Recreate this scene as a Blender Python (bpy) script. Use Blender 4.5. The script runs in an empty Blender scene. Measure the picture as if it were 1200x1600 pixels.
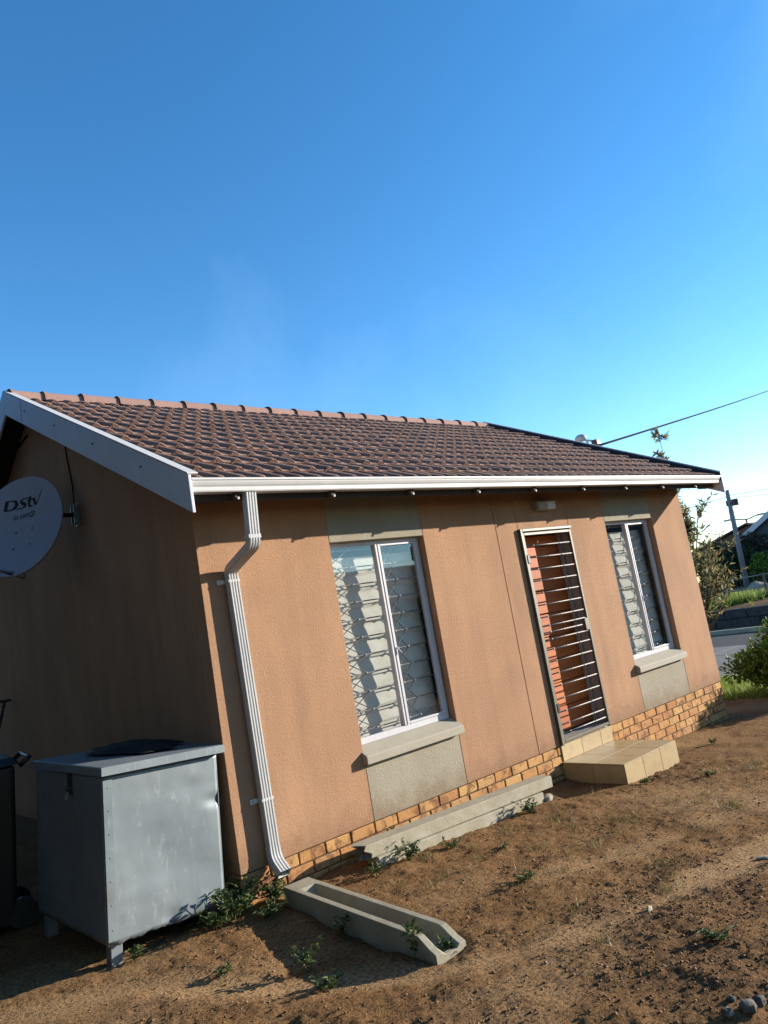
import bpy, bmesh, math, random
import numpy as np
from mathutils import Vector, Matrix

R = math.radians
random.seed(7)
rng = np.random.default_rng(7)
S = bpy.context.scene
COL = S.collection

# ------------------------------------------------------------------ camera
CAM = Vector((-2.445, -4.670, 1.452))
az, ax, ay = -0.7342, 0.1415, -0.1720
dirv = Vector((math.sin(-az) * math.cos(ax), math.cos(az) * math.cos(ax), math.sin(ax)))
r0 = Vector((math.cos(az), math.sin(az), 0)); u0 = r0.cross(dirv)
rv = math.cos(ay) * r0 + math.sin(ay) * u0
uv = -math.sin(ay) * r0 + math.cos(ay) * u0
cd = bpy.data.cameras.new('camera'); cam = bpy.data.objects.new('camera', cd); COL.objects.link(cam)
m = Matrix((rv, uv, -dirv)).transposed().to_4x4(); m.translation = CAM
cam.matrix_world = m
cd.sensor_fit = 'HORIZONTAL'; cd.sensor_width = 36.0; cd.lens = 36.0 * 1173.5 / 1200.0
cd.clip_start = 0.05; cd.clip_end = 3000
S.camera = cam

# ------------------------------------------------------------------ sky, sun, exposure
SUN = Vector((2.08, -1.0, 0.56)).normalized()          # towards the sun
W = bpy.data.worlds.new('World'); S.world = W; W.use_nodes = True
wn, wl = W.node_tree.nodes, W.node_tree.links
wn.clear()
sky = wn.new('ShaderNodeTexSky'); sky.sky_type = 'NISHITA'; sky.sun_disc = False
sky.sun_elevation = math.asin(SUN.z); sky.sun_rotation = math.atan2(SUN.x, SUN.y)
sky.altitude = 800; sky.air_density = 0.9; sky.dust_density = 0.0; sky.ozone_density = 1.9
wbg = wn.new('ShaderNodeBackground'); wbg.inputs['Strength'].default_value = 0.132
wout = wn.new('ShaderNodeOutputWorld')
whs = wn.new('ShaderNodeHueSaturation'); whs.inputs['Saturation'].default_value = 1.28
wl.new(sky.outputs[0], whs.inputs['Color']); wtc = wn.new('ShaderNodeTexCoord'); wno = wn.new('ShaderNodeTexNoise'); wno.inputs['Scale'].default_value = 1.7
wno.inputs['Detail'].default_value = 5; wno.inputs['Roughness'].default_value = .55; wno.inputs['Distortion'].default_value = .8
wra = wn.new('ShaderNodeValToRGB'); wra.color_ramp.elements[0].position = .46; wra.color_ramp.elements[1].position = .82
wra.color_ramp.elements[0].color = (0, 0, 0, 1); wra.color_ramp.elements[1].color = (.16, .16, .16, 1)
wmx = wn.new('ShaderNodeMix'); wmx.data_type = 'RGBA'; wmx.inputs[7].default_value = (2.6, 3.9, 5.6, 1)
wmp = wn.new('ShaderNodeMapping'); wmp.inputs['Location'].default_value = (3.7, 1.3, .4); wmp.inputs['Rotation'].default_value = (.3, .2, 1.1)
wl.new(wtc.outputs['Generated'], wmp.inputs['Vector']); wl.new(wmp.outputs[0], wno.inputs['Vector']); wl.new(wno.outputs['Fac'], wra.inputs[0]); wl.new(wra.outputs[0], wmx.inputs[0])
wl.new(whs.outputs[0], wmx.inputs[6]); wl.new(wmx.outputs[2], wbg.inputs['Color'])   # thin high haze wisps
wl.new(wbg.outputs[0], wout.inputs['Surface'])
ld = bpy.data.lights.new('sun', 'SUN'); sun = bpy.data.objects.new('sun', ld); COL.objects.link(sun)
ld.energy = 5.0; ld.angle = R(0.5); ld.color = (1.0, 0.915, 0.79)
sun.rotation_euler = (-SUN).to_track_quat('-Z', 'Y').to_euler(); sun.location = (20, -10, 12)
S.view_settings.view_transform = 'Standard'; S.view_settings.look = 'None'
S.view_settings.exposure = 1.28; S.view_settings.gamma = 1.0
S.view_settings.use_curve_mapping = False

# ------------------------------------------------------------------ materials
MATS = {}
ALB = .64      # balances surfaces against the sky: every colour below is multiplied by this
def srgb(r, g, b):
    f = lambda c: (c / 255 / 12.92) if c / 255 <= .04045 else ((c / 255 + .055) / 1.055) ** 2.4
    return (f(r), f(g), f(b), 1)

class NT:
    def __init__(s, name):
        s.m = bpy.data.materials.new(name); s.m.use_nodes = True
        s.t = s.m.node_tree; s.n = s.t.nodes; s.l = s.t.links
        s.b = s.n['Principled BSDF']; s.out = s.n['Material Output']
        s.pos = s.n.new('ShaderNodeNewGeometry').outputs['Position']
        MATS[name] = s.m
    def noise(s, scale, detail=4, rough=.6, vec=None, dist=0, sc3=None):
        t = s.n.new('ShaderNodeTexNoise'); t.inputs['Scale'].default_value = scale
        t.inputs['Detail'].default_value = detail; t.inputs['Roughness'].default_value = rough
        t.inputs['Distortion'].default_value = dist
        v = vec or s.pos
        if sc3:
            mp = s.n.new('ShaderNodeMapping'); mp.inputs['Scale'].default_value = sc3
            s.l.new(v, mp.inputs['Vector']); v = mp.outputs[0]
        s.l.new(v, t.inputs['Vector']); return t.outputs['Fac']
    def ramp(s, fac, stops, interp='LINEAR'):
        r = s.n.new('ShaderNodeValToRGB'); r.color_ramp.interpolation = interp
        e = r.color_ramp.elements
        while len(e) < len(stops): e.new(.5)
        for i, (p, c) in enumerate(stops):
            e[i].position = p; e[i].color = c if len(c) == 4 else (*c, 1)
        s.l.new(fac, r.inputs[0]); return r.outputs[0]
    def mix(s, fac, a, b, mode='MIX'):
        x = s.n.new('ShaderNodeMix'); x.data_type = 'RGBA'; x.blend_type = mode
        for k, v in ((0, fac), (6, a), (7, b)):
            if hasattr(v, 'is_linked') or hasattr(v, 'links'): s.l.new(v, x.inputs[k])
            elif k == 0: x.inputs[0].default_value = v
            else: x.inputs[k].default_value = v if len(v) == 4 else (*v, 1)
        return x.outputs[2]
    def math(s, op, a, b=0.0):
        x = s.n.new('ShaderNodeMath'); x.operation = op
        for k, v in ((0, a), (1, b)):
            if hasattr(v, 'links'): s.l.new(v, x.inputs[k])
            else: x.inputs[k].default_value = v
        return x.outputs[0]
    def col(s, v):
        if hasattr(v, 'links'):
            v = s.mix(1.0, v, (ALB, ALB, ALB), 'MULTIPLY'); s.l.new(v, s.b.inputs['Base Color'])
        else: s.b.inputs['Base Color'].default_value = tuple(x * ALB for x in v[:3]) + (1,)
        s.base = v; return s
    def rough(s, v, spec=None):
        if hasattr(v, 'links'): s.l.new(v, s.b.inputs['Roughness'])
        else: s.b.inputs['Roughness'].default_value = v
        if spec is not None: s.b.inputs['Specular IOR Level'].default_value = spec
        return s
    def bump(s, h, dist=.01, strength=1.0):
        b = s.n.new('ShaderNodeBump'); b.inputs['Distance'].default_value = dist
        b.inputs['Strength'].default_value = strength
        s.l.new(h, b.inputs['Height']); s.l.new(b.outputs[0], s.b.inputs['Normal']); return s
    def objrand(s):
        return s.n.new('ShaderNodeObjectInfo').outputs['Random']
    def island(s):
        return s.n.new('ShaderNodeNewGeometry').outputs['Random Per Island']
    def attr(s, name):
        a = s.n.new('ShaderNodeAttribute'); a.attribute_name = name; return a.outputs['Fac']

def plaster(name, ca, cb, stain):
    t = NT(name)
    big = t.noise(1.1, 5, .62, dist=.5, sc3=(1, 1, .7))
    c = t.mix(t.ramp(big, [(.32, (0, 0, 0)), (.7, (1, 1, 1))]), ca, cb)
    streak = t.noise(5, 5, .6, sc3=(1, 1, .12))
    c = t.mix(t.math('MULTIPLY', t.ramp(streak, [(.45, (0, 0, 0)), (.75, (1, 1, 1))]), .55), c, stain)
    sx_ = t.n.new('ShaderNodeSeparateXYZ'); t.l.new(t.pos, sx_.inputs[0])
    spl = t.math('SUBTRACT', t.math('MULTIPLY', t.noise(7, 5, .7), .75), t.math('MULTIPLY', sx_.outputs['Z'], 1.6))   # rain splashed soil
    c = t.mix(t.ramp(spl, [(.05, (0, 0, 0)), (.42, (.7, .7, .7))]), c, (.27, .15, .08))
    fine = t.noise(110, 3, .65)
    c = t.mix(t.ramp(fine, [(.35, (.45, .45, .45)), (.62, (0, 0, 0))]), c, tuple(x * .62 for x in ca[:3]))
    t.col(c).rough(.92, .2)
    h = t.math('ADD', t.math('MULTIPLY', t.noise(48, 6, .78, dist=.6), 1.0), t.math('MULTIPLY', t.noise(120, 3, .7), .35))
    t.bump(h, .012, .6)
    return t
plaster('plaster_orange', (.64, .362, .205), (.47, .268, .156), (.33, .20, .125))
plaster('plaster_grey', (.45, .395, .295), (.49, .435, .33), (.36, .31, .225))

t = NT('brick'); o = t.objrand()
base = t.ramp(o, [(0, srgb(200, 144, 88)), (.3, srgb(214, 164, 104)), (.55, srgb(194, 136, 86)), (.8, srgb(218, 172, 110)), (1, srgb(184, 132, 94))])
n1 = t.noise(9, 5, .7, dist=.6)
c = t.mix(t.ramp(n1, [(.50, (0, 0, 0)), (.64, (.8, .8, .8))]), base, srgb(120, 80, 58))
c = t.mix(t.ramp(t.noise(60, 3), [(.55, (0, 0, 0)), (.8, (.5, .5, .5))]), c, srgb(96, 62, 44))
t.col(c).rough(.9, .2).bump(t.noise(70, 5, .7), .006, .8)
t = NT('mortar'); t.col(t.ramp(t.noise(60, 4), [(.3, srgb(96, 78, 60)), (.7, srgb(132, 112, 88))])).rough(.95, .1).bump(t.noise(90, 4), .006, .8)

t = NT('roof_tile'); o = t.objrand()
c = t.ramp(o, [(0, srgb(148, 118, 104)), (.3, srgb(162, 130, 114)), (.6, srgb(154, 124, 110)), (.85, srgb(136, 108, 96)), (1, srgb(172, 140, 122))])
c = t.mix(t.ramp(t.noise(14, 5, .7), [(.45, (0, 0, 0)), (.7, (.7, .7, .7))]), c, srgb(174, 142, 124))
c = t.mix(t.ramp(t.noise(45, 5, .7), [(.56, (0, 0, 0)), (.72, (.8, .8, .8))]), c, srgb(84, 60, 54))
t.col(c).rough(.9, .08).bump(t.noise(60, 5, .7), .006, .7)
t = NT('tile_nose'); c = t.ramp(t.noise(40, 5, .7), [(.3, srgb(92, 68, 62)), (.5, srgb(136, 106, 96)), (.75, srgb(160, 128, 114))])
t.col(c).rough(.95, .1).bump(t.noise(70, 5, .7), .012, 1)
t = NT('ridge_tile'); o = t.objrand()
c = t.ramp(o, [(0, srgb(164, 130, 118)), (1, srgb(178, 142, 128))])
c = t.mix(t.ramp(t.noise(12, 5, .7), [(.5, (0, 0, 0)), (.8, (.6, .6, .6))]), c, srgb(150, 108, 92))
t.col(c).rough(.85, .25).bump(t.noise(60, 4), .004, .6)

def simple(name, col, rough=.6, var=.12, scale=8, bump=0, spec=.4, metal=0, bscale=60):
    t = NT(name)
    a = tuple(x * (1 - var) for x in col[:3]); b = tuple(min(1, x * (1 + var)) for x in col[:3])
    t.col(t.ramp(t.noise(scale, 5, .65), [(.3, a), (.7, b)])).rough(rough, spec)
    t.b.inputs['Metallic'].default_value = metal
    if bump: t.bump(t.noise(bscale, 4, .6), bump, .7)
    return t
simple('white_paint', (.72, .71, .69), .55, .05, 5, .001)
t = NT('barge_white')
c = t.ramp(t.noise(6, 5, .7), [(.3, (.64, .66, .74)), (.7, (.75, .77, .84))])
c = t.mix(t.ramp(t.noise(30, 4, .7, sc3=(1, 1, .3)), [(.62, (0, 0, 0)), (.78, (.55, .55, .55))]), c, (.42, .40, .38))
t.col(c).rough(.6, .4).bump(t.noise(25, 3), .003, .5)
t = NT('pvc_white')
c = t.ramp(t.noise(5, 5, .65), [(.3, (.68, .67, .65)), (.7, (.76, .75, .73))])
c = t.mix(t.ramp(t.noise(9, 6, .75, sc3=(1, 1, .35)), [(.55, (0, 0, 0)), (.8, (.6, .6, .6))]), c, (.47, .42, .35))
t.col(c).rough(.4, .4)
simple('soffit_dark', (.05, .04, .035), .9, .3)
simple('rafter_wood', (.07, .05, .04), .85, .3, 20)
simple('verge_dark', (.035, .035, .045), .7, .2)
simple('steel_white', (.70, .68, .70), .4, .06, 8)
simple('steel_bar', (.30, .28, .27), .55, .12, 25, .001, .4, .2)
simple('gate_khaki', (.125, .108, .065), .5, .15, 20, .001, .5)
simple('black_steel', (.02, .02, .022), .45, .2)
simple('joint_dark', (.10, .05, .03), .95, .3, 40)
simple('jamb_brown', (.40, .34, .31), .6, .12, 10)
simple('sill_concrete', (.43, .385, .295), .8, .06, 10, .0012)
simple('threshold', (.62, .62, .60), .35, .1, 15, 0, .5)
simple('lamp_plastic', (.70, .66, .58), .4, .06, 20)
simple('lamp_base', (.40, .34, .28), .5, .1, 20)
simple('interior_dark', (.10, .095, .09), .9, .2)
simple('dish_paint', (.44, .48, .57), .45, .04, 4)
simple('ink', (.012, .014, .03), .6, .1)
simple('cable_black', (.008, .008, .01), .9, .2, 8, 0, .05)
simple('galv_bracket', (.42, .44, .44), .4, .15, 40, 0, .5, .6)
simple('black_plastic', (.010, .011, .012), .5, .25, 12)
simple('digit_paint', (.06, .10, .16), .6, .2)
simple('cloth_black', (.008, .008, .009), .95, .3, 30, .006)
simple('plastic_blue_green', (.05, .06, .06), .5)

t = NT('door_wood'); o = t.objrand()
c = t.ramp(o, [(0, srgb(206, 104, 40)), (.5, srgb(218, 120, 50)), (1, srgb(184, 92, 40))])
c = t.mix(t.ramp(t.noise(30, 5, .6, sc3=(.06, 1, 1)), [(.4, (0, 0, 0)), (.75, (.7, .7, .7))]), c, srgb(140, 66, 34))
t.col(c).rough(.65, .3)
t = NT('step_tile'); o = t.objrand()
c = t.ramp(o, [(0, srgb(188, 162, 118)), (1, srgb(200, 174, 128))])
c = t.mix(t.ramp(t.noise(9, 5, .7), [(.5, (0, 0, 0)), (.8, (.65, .65, .65))]), c, srgb(140, 108, 74))
t.col(c).rough(.45, .4)
t = NT('curtain'); c = t.ramp(t.noise(7, 4, .6), [(.3, (.84, .80, .70)), (.7, (1, .97, .88))]); t.col(c).rough(.95, .1)
t.bump(t.noise(40, 3, sc3=(.3, 1, 1)), .004, .5)

# galvanised sheet
t = NT('galvanised')
n1 = t.noise(1.2, 4, .5, dist=.5, sc3=(1, 1, .8)); n2 = t.noise(24, 5, .7, dist=.6)
c = t.ramp(n1, [(.28, (.23, .275, .30)), (.5, (.28, .325, .35)), (.74, (.33, .375, .40))])
c = t.mix(t.ramp(n2, [(.5, (0, 0, 0)), (.85, (.35, .35, .35))]), c, (.17, .20, .215))
c = t.mix(t.ramp(t.noise(4, 5, .7, sc3=(3, 3, .3)), [(.60, (0, 0, 0)), (.85, (.35, .35, .35))]), c, (.46, .50, .51))
c = t.mix(t.ramp(t.noise(3.1, 4, .6), [(.62, (0, 0, 0)), (.74, (.5, .5, .5))]), c, (.20, .165, .14))
c = t.mix(t.ramp(t.noise(14, 4, .7, dist=2.5, sc3=(1, 1, .25)), [(.60, (0, 0, 0)), (.66, (.4, .4, .4)), (.70, (0, 0, 0))]), c, (.56, .60, .61))   # scuffs
c = t.mix(t.ramp(t.noise(6, 6, .8), [(.64, (0, 0, 0)), (.74, (.55, .55, .55))]), c, (.17, .125, .10))   # stains
t.col(c); t.b.inputs['Metallic'].default_value = .5
t.rough(t.math('ADD', t.math('MULTIPLY', n2, .25), .40), .4)
t.bump(t.math('ADD', t.noise(2.4, 2, .5), t.math('MULTIPLY', t.noise(7, 2, .5), .05)), .028, .5)

t = NT('concrete')
c = t.ramp(t.noise(6, 6, .7), [(.25, (.36, .31, .22)), (.5, (.46, .41, .30)), (.75, (.54, .49, .375))])
c = t.mix(t.ramp(t.noise(22, 5, .7), [(.58, (0, 0, 0)), (.75, (.6, .6, .6))]), c, (.20, .165, .115))
t.col(c).rough(.92, .15).bump(t.noise(60, 5, .7), .004, .7)
t = NT('concrete_broken'); c = t.ramp(t.noise(30, 6, .7), [(.3, (.12, .11, .10)), (.7, (.3, .27, .22))]); t.col(c).rough(.95, .1).bump(t.noise(30, 6, .7), .03, 1)

t = NT('soil')
sand = t.attr('sand'); clod = t.attr('clod')
n1 = t.noise(1.1, 5, .65); n2 = t.noise(9, 6, .7); n3 = t.noise(60, 5, .7)
c = t.ramp(n1, [(.3, (.31, .165, .068)), (.5, (.375, .205, .086)), (.72, (.43, .245, .108))])
c = t.mix(t.ramp(n2, [(.42, (0, 0, 0)), (.70, (.85, .85, .85))]), c, (.26, .142, .060))
c = t.mix(clod, c, t.mix(.42, c, (.17, .10, .052)))
c = t.mix(sand, c, t.ramp(n2, [(.3, (.49, .30, .145)), (.7, (.60, .375, .19))]))
c = t.mix(t.ramp(n3, [(.38, (.85, .85, .85)), (.56, (0, 0, 0))]), c, (.075, .043, .024))
c = t.mix(t.ramp(t.noise(95, 3, .6), [(.66, (0, 0, 0)), (.76, (.6, .6, .6))]), c, (.40, .30, .20))
t.col(c).rough(1, .05)
h = t.math('ADD', n3, t.math('MULTIPLY', t.noise(180, 3, .6), .5))
t.bump(h, .010, .8)
t = NT('gravel'); c = t.ramp(t.island(), [(0, (.09, .055, .035)), (.35, (.22, .13, .065)), (.7, (.34, .20, .10)), (.95, (.30, .20, .13)), (1, (.40, .33, .27))])
t.col(c).rough(.95, .15)
t = NT('rock'); c = t.ramp(t.noise(18, 5, .7), [(.3, (.06, .055, .05)), (.7, (.20, .175, .15))]); t.col(c).rough(.9, .2).bump(t.noise(40, 5), .01, .8)
t = NT('paving'); c = t.ramp(t.noise(5, 6, .7), [(.3, (.20, .19, .175)), (.7, (.28, .265, .24))]); t.col(c).rough(.9, .2).bump(t.noise(80, 4), .004, .6)
t = NT('asphalt'); c = t.ramp(t.noise(5, 6, .7), [(.3, (.045, .045, .046)), (.7, (.075, .073, .07))]); t.col(c).rough(.9, .2).bump(t.noise(80, 4), .004, .6)

def leafmat(name, stops, trans=.25, rough=.5):
    t = NT(name); c = t.ramp(t.island(), stops); t.col(c).rough(rough, .35)
    tr = t.n.new('ShaderNodeBsdfTranslucent'); t.l.new(t.base, tr.inputs['Color'])
    mx = t.n.new('ShaderNodeMixShader'); mx.inputs[0].default_value = trans
    t.l.new(t.b.outputs[0], mx.inputs[1]); t.l.new(tr.outputs[0], mx.inputs[2]); t.l.new(mx.outputs[0], t.out.inputs['Surface'])
leafmat('leaf_weed', [(0, (.06, .10, .03)), (.5, (.11, .17, .05)), (.85, (.17, .22, .07)), (1, (.30, .27, .12))])
leafmat('leaf_shrub', [(0, (.08, .15, .02)), (.5, (.16, .27, .03)), (.85, (.32, .44, .05)), (1, (.48, .56, .10))])
leafmat('leaf_tree', [(0, (.12, .145, .07)), (.4, (.21, .235, .11)), (.7, (.32, .31, .13)), (.88, (.42, .25, .09)), (1, (.5, .36, .18))], .45)
leafmat('leaf_hedge', [(0, (.03, .045, .025)), (.5, (.055, .06, .03)), (.8, (.13, .07, .05)), (1, (.20, .11, .08))])
leafmat('leaf_green_hedge', [(0, (.025, .05, .018)), (.6, (.06, .09, .03)), (1, (.12, .15, .05))])
leafmat('grass', [(0, (.16, .25, .03)), (.5, (.28, .40, .045)), (.85, (.42, .52, .08)), (1, (.55, .50, .18))], .35)
leafmat('dry_grass', [(0, (.22, .17, .06)), (.6, (.32, .25, .10)), (1, (.16, .19, .05))], .3)
simple('bark', (.10, .075, .055), .9, .3, 30, .006)
simple('far_wall_teal', (.07, .11, .13), .8, .08, 2)
simple('far_wall_brick', (.26, .15, .11), .9, .2, 6)
simple('far_roof', (.20, .12, .10), .85, .15, 4)
simple('far_sign_blue', (.05, .12, .24), .6, .05)
simple('far_sign_green', (.16, .26, .20), .6, .05)
simple('far_sign_yellow', (.50, .52, .34), .6, .05)
simple('pole_wood', (.30, .29, .33), .8, .15, 10)
simple('fence_metal', (.10, .10, .10), .6, .2)
simple('wall_render', (.30, .22, .16), .9, .1, 3)

t = NT('glass')
gl = t.n.new('ShaderNodeBsdfGlossy'); gl.inputs['Roughness'].default_value = .012
tp = t.n.new('ShaderNodeBsdfTransparent'); tp.inputs['Color'].default_value = (.97, .98, .98, 1)
fr = t.n.new('ShaderNodeLayerWeight'); fc = t.math('ADD', t.math('MULTIPLY', t.math('POWER', fr.outputs['Facing'], 4.0), .85), .07)
mx = t.n.new('ShaderNodeMixShader'); t.l.new(fc, mx.inputs[0]); t.l.new(tp.outputs[0], mx.inputs[1]); t.l.new(gl.outputs[0], mx.inputs[2])
t.l.new(mx.outputs[0], t.out.inputs['Surface'])

# ------------------------------------------------------------------ mesh helpers
def tag(o, label=None, cat=None, group=None, kind=None):
    for k, v in (('label', label), ('category', cat), ('group', group), ('kind', kind)):
        if v: o[k] = v
    return o
def empty(name, loc=(0, 0, 0), rot=None):
    o = bpy.data.objects.new(name, None); COL.objects.link(o); o.location = loc
    o.empty_display_size = .1
    if rot is not None: o.rotation_euler = rot
    return o
def obj(name, me, mat=None, parent=None, loc=None):
    if mat and not me.materials:
        for mm in (mat if isinstance(mat, (list, tuple)) else [mat]): me.materials.append(MATS[mm])
    o = bpy.data.objects.new(name, me); COL.objects.link(o); o.parent = parent
    if loc is not None: o.location = loc
    return o

class MB:
    def __init__(s): s.v = []; s.f = []; s.mi = []
    def add(s, vs, fs, mi=0):
        b = len(s.v); s.v += [tuple(p) for p in vs]; s.f += [tuple(b + i for i in f) for f in fs]; s.mi += [mi] * len(fs); return s
    def hexa(s, p, mi=0):   # p: 4 bottom (ccw), 4 top
        return s.add(p, [(3, 2, 1, 0), (4, 5, 6, 7), (0, 1, 5, 4), (1, 2, 6, 5), (2, 3, 7, 6), (3, 0, 4, 7)], mi)
    def box(s, x0, x1, y0, y1, z0, z1, mi=0):
        return s.hexa([(x0, y0, z0), (x1, y0, z0), (x1, y1, z0), (x0, y1, z0), (x0, y0, z1), (x1, y0, z1), (x1, y1, z1), (x0, y1, z1)], mi)
    def cbox(s, x0, x1, y0, y1, z0, z1, c=.004, mi=0):     # box with all edges chamfered
        vs = []; idx = {}
        for ix, (x, sx) in enumerate(((x0, 1), (x1, -1))):
            for iy, (y, sy) in enumerate(((y0, 1), (y1, -1))):
                for iz, (z, sz) in enumerate(((z0, 1), (z1, -1))):
                    idx[ix, iy, iz, 0] = len(vs); vs.append((x, y + sy * c, z + sz * c))
                    idx[ix, iy, iz, 1] = len(vs); vs.append((x + sx * c, y, z + sz * c))
                    idx[ix, iy, iz, 2] = len(vs); vs.append((x + sx * c, y + sy * c, z))
        fs = []
        for k in range(2):
            fs.append([idx[k, a, b, 0] for a, b in ((0, 0), (1, 0), (1, 1), (0, 1))])
            fs.append([idx[a, k, b, 1] for a, b in ((0, 0), (1, 0), (1, 1), (0, 1))])
            fs.append([idx[a, b, k, 2] for a, b in ((0, 0), (1, 0), (1, 1), (0, 1))])
        for a in range(2):
            for b in range(2):
                fs.append([idx[0, a, b, 1], idx[1, a, b, 1], idx[1, a, b, 2], idx[0, a, b, 2]])
                fs.append([idx[a, 0, b, 0], idx[a, 1, b, 0], idx[a, 1, b, 2], idx[a, 0, b, 2]])
                fs.append([idx[a, b, 0, 0], idx[a, b, 1, 0], idx[a, b, 1, 1], idx[a, b, 0, 1]])
        for a in range(2):
            for b in range(2):
                for k in range(2): fs.append([idx[a, b, k, 0], idx[a, b, k, 1], idx[a, b, k, 2]])
        return s.add(vs, fs, mi)
    def prism(s, poly, ext, mi=0):
        n = len(poly); ext = Vector(ext); a = [Vector(p) for p in poly]; b = [p + ext for p in a]
        return s.add(a + b, [tuple(range(n))[::-1], tuple(range(n, 2 * n))] + [(i, (i + 1) % n, n + (i + 1) % n, n + i) for i in range(n)], mi)
    def sweep(s, prof, path, side=None, cap=True, closed=True, mi=0, scales=None):
        # prof: list of (a,b) ; path: points ; a along side vector, b along normal
        path = [Vector(p) for p in path]; n = len(prof); rings = []
        for i, p in enumerate(path):
            if i == 0: t = path[1] - p
            elif i == len(path) - 1: t = p - path[i - 1]
            else: t = (path[i + 1] - p).normalized() + (p - path[i - 1]).normalized()
            t.normalize()
            sd = Vector(side) if side is not None else (Vector((0, 0, 1)) if abs(t.z) < .9 else Vector((1, 0, 0)))
            sd = (sd - t * sd.dot(t)).normalized(); nm = t.cross(sd)
            k = scales[i] if scales else 1
            rings.append([p + sd * (a * k) + nm * (b * k) for a, b in prof])
        vs = [v for r_ in rings for v in r_]; fs = []
        m_ = n if closed else n - 1
        for i in range(len(path) - 1):
            for j in range(m_):
                fs.append((i * n + j, i * n + (j + 1) % n, (i + 1) * n + (j + 1) % n, (i + 1) * n + j))
        if cap and closed: fs += [tuple(range(n))[::-1], tuple(range((len(path) - 1) * n, len(path) * n))]
        return s.add(vs, fs, mi)
    def tube(s, path, r, n=8, mi=0, scales=None):
        return s.sweep([(r * math.cos(2 * math.pi * k / n), r * math.sin(2 * math.pi * k / n)) for k in range(n)], path, mi=mi, scales=scales)
    def ball(s, c, r, n=6, m=4, sq=(1, 1, 1), mi=0):
        vs = [(c[0], c[1], c[2] - r * sq[2])]
        for i in range(1, m):
            a = -math.pi / 2 + math.pi * i / m
            for j in range(n):
                b = 2 * math.pi * j / n
                vs.append((c[0] + r * sq[0] * math.cos(a) * math.cos(b), c[1] + r * sq[1] * math.cos(a) * math.sin(b), c[2] + r * sq[2] * math.sin(a)))
        vs.append((c[0], c[1], c[2] + r * sq[2])); fs = []
        for j in range(n):
            fs.append((0, 1 + (j + 1) % n, 1 + j)); L = len(vs) - 1; b0 = 1 + (m - 2) * n
            fs.append((L, b0 + j, b0 + (j + 1) % n))
            for i in range(m - 2):
                q = 1 + i * n; fs.append((q + j, q + (j + 1) % n, q + n + (j + 1) % n, q + n + j))
        return s.add(vs, fs, mi)
    def mesh(s, name, mats, smooth=False, org=None, recalc=True):
        me = bpy.data.meshes.new(name)
        vs = s.v if org is None else [(p[0] - org[0], p[1] - org[1], p[2] - org[2]) for p in s.v]
        me.from_pydata(vs, [], s.f); me.polygons.foreach_set('material_index', s.mi)
        for mm in (mats if isinstance(mats, (list, tuple)) else [mats]): me.materials.append(MATS[mm])
        if recalc:
            bm = bmesh.new(); bm.from_mesh(me); bmesh.ops.recalc_face_normals(bm, faces=bm.faces); bm.to_mesh(me); bm.free()
        if smooth is True: me.polygons.foreach_set('use_smooth', [True] * len(me.polygons))
        elif smooth:
            me.polygons.foreach_set('use_smooth', [True] * len(me.polygons))
            me.set_sharp_from_angle(angle=R(smooth))
        me.update(); return me
    def build(s, name, mats, parent=None, smooth=False, org=None, recalc=True):
        return obj(name, s.mesh(name, mats, smooth, org, recalc), None, parent)

def np_mesh(name, V, F, mat, parent=None, smooth=False):   # V (n,3); F (m,k) all same k
    me = bpy.data.meshes.new(name); V = np.asarray(V, np.float32); F = np.asarray(F, np.int32); k = F.shape[1]
    me.vertices.add(len(V)); me.vertices.foreach_set('co', V.ravel())
    me.loops.add(F.size); me.loops.foreach_set('vertex_index', F.ravel())
    me.polygons.add(len(F)); me.polygons.foreach_set('loop_start', np.arange(0, F.size, k, dtype=np.int32))
    me.update(calc_edges=True); me.validate()
    if smooth: me.polygons.foreach_set('use_smooth', np.ones(len(F), bool))
    me.materials.append(MATS[mat]); o = bpy.data.objects.new(name, me); COL.objects.link(o); o.parent = parent
    return o

# value noise on arrays
_lat = rng.random((256, 256))
def vnoise(x, y, ofs=0):
    x = np.asarray(x) + ofs * 17.3; y = np.asarray(y) + ofs * 9.1
    xi = np.floor(x).astype(int); yi = np.floor(y).astype(int); fx = x - xi; fy = y - yi
    fx = fx * fx * (3 - 2 * fx); fy = fy * fy * (3 - 2 * fy)
    g = lambda a, b: _lat[a & 255, b & 255]
    return (g(xi, yi) * (1 - fx) + g(xi + 1, yi) * fx) * (1 - fy) + (g(xi, yi + 1) * (1 - fx) + g(xi + 1, yi + 1) * fx) * fy
def fbm(x, y, f, o, ofs=0):
    s_ = 0; a = 1; tot = 0
    for i in range(o):
        s_ = s_ + a * (vnoise(x * f, y * f, ofs + i) - .5); tot += a; a *= .55; f *= 2.03
    return s_ / tot

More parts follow.
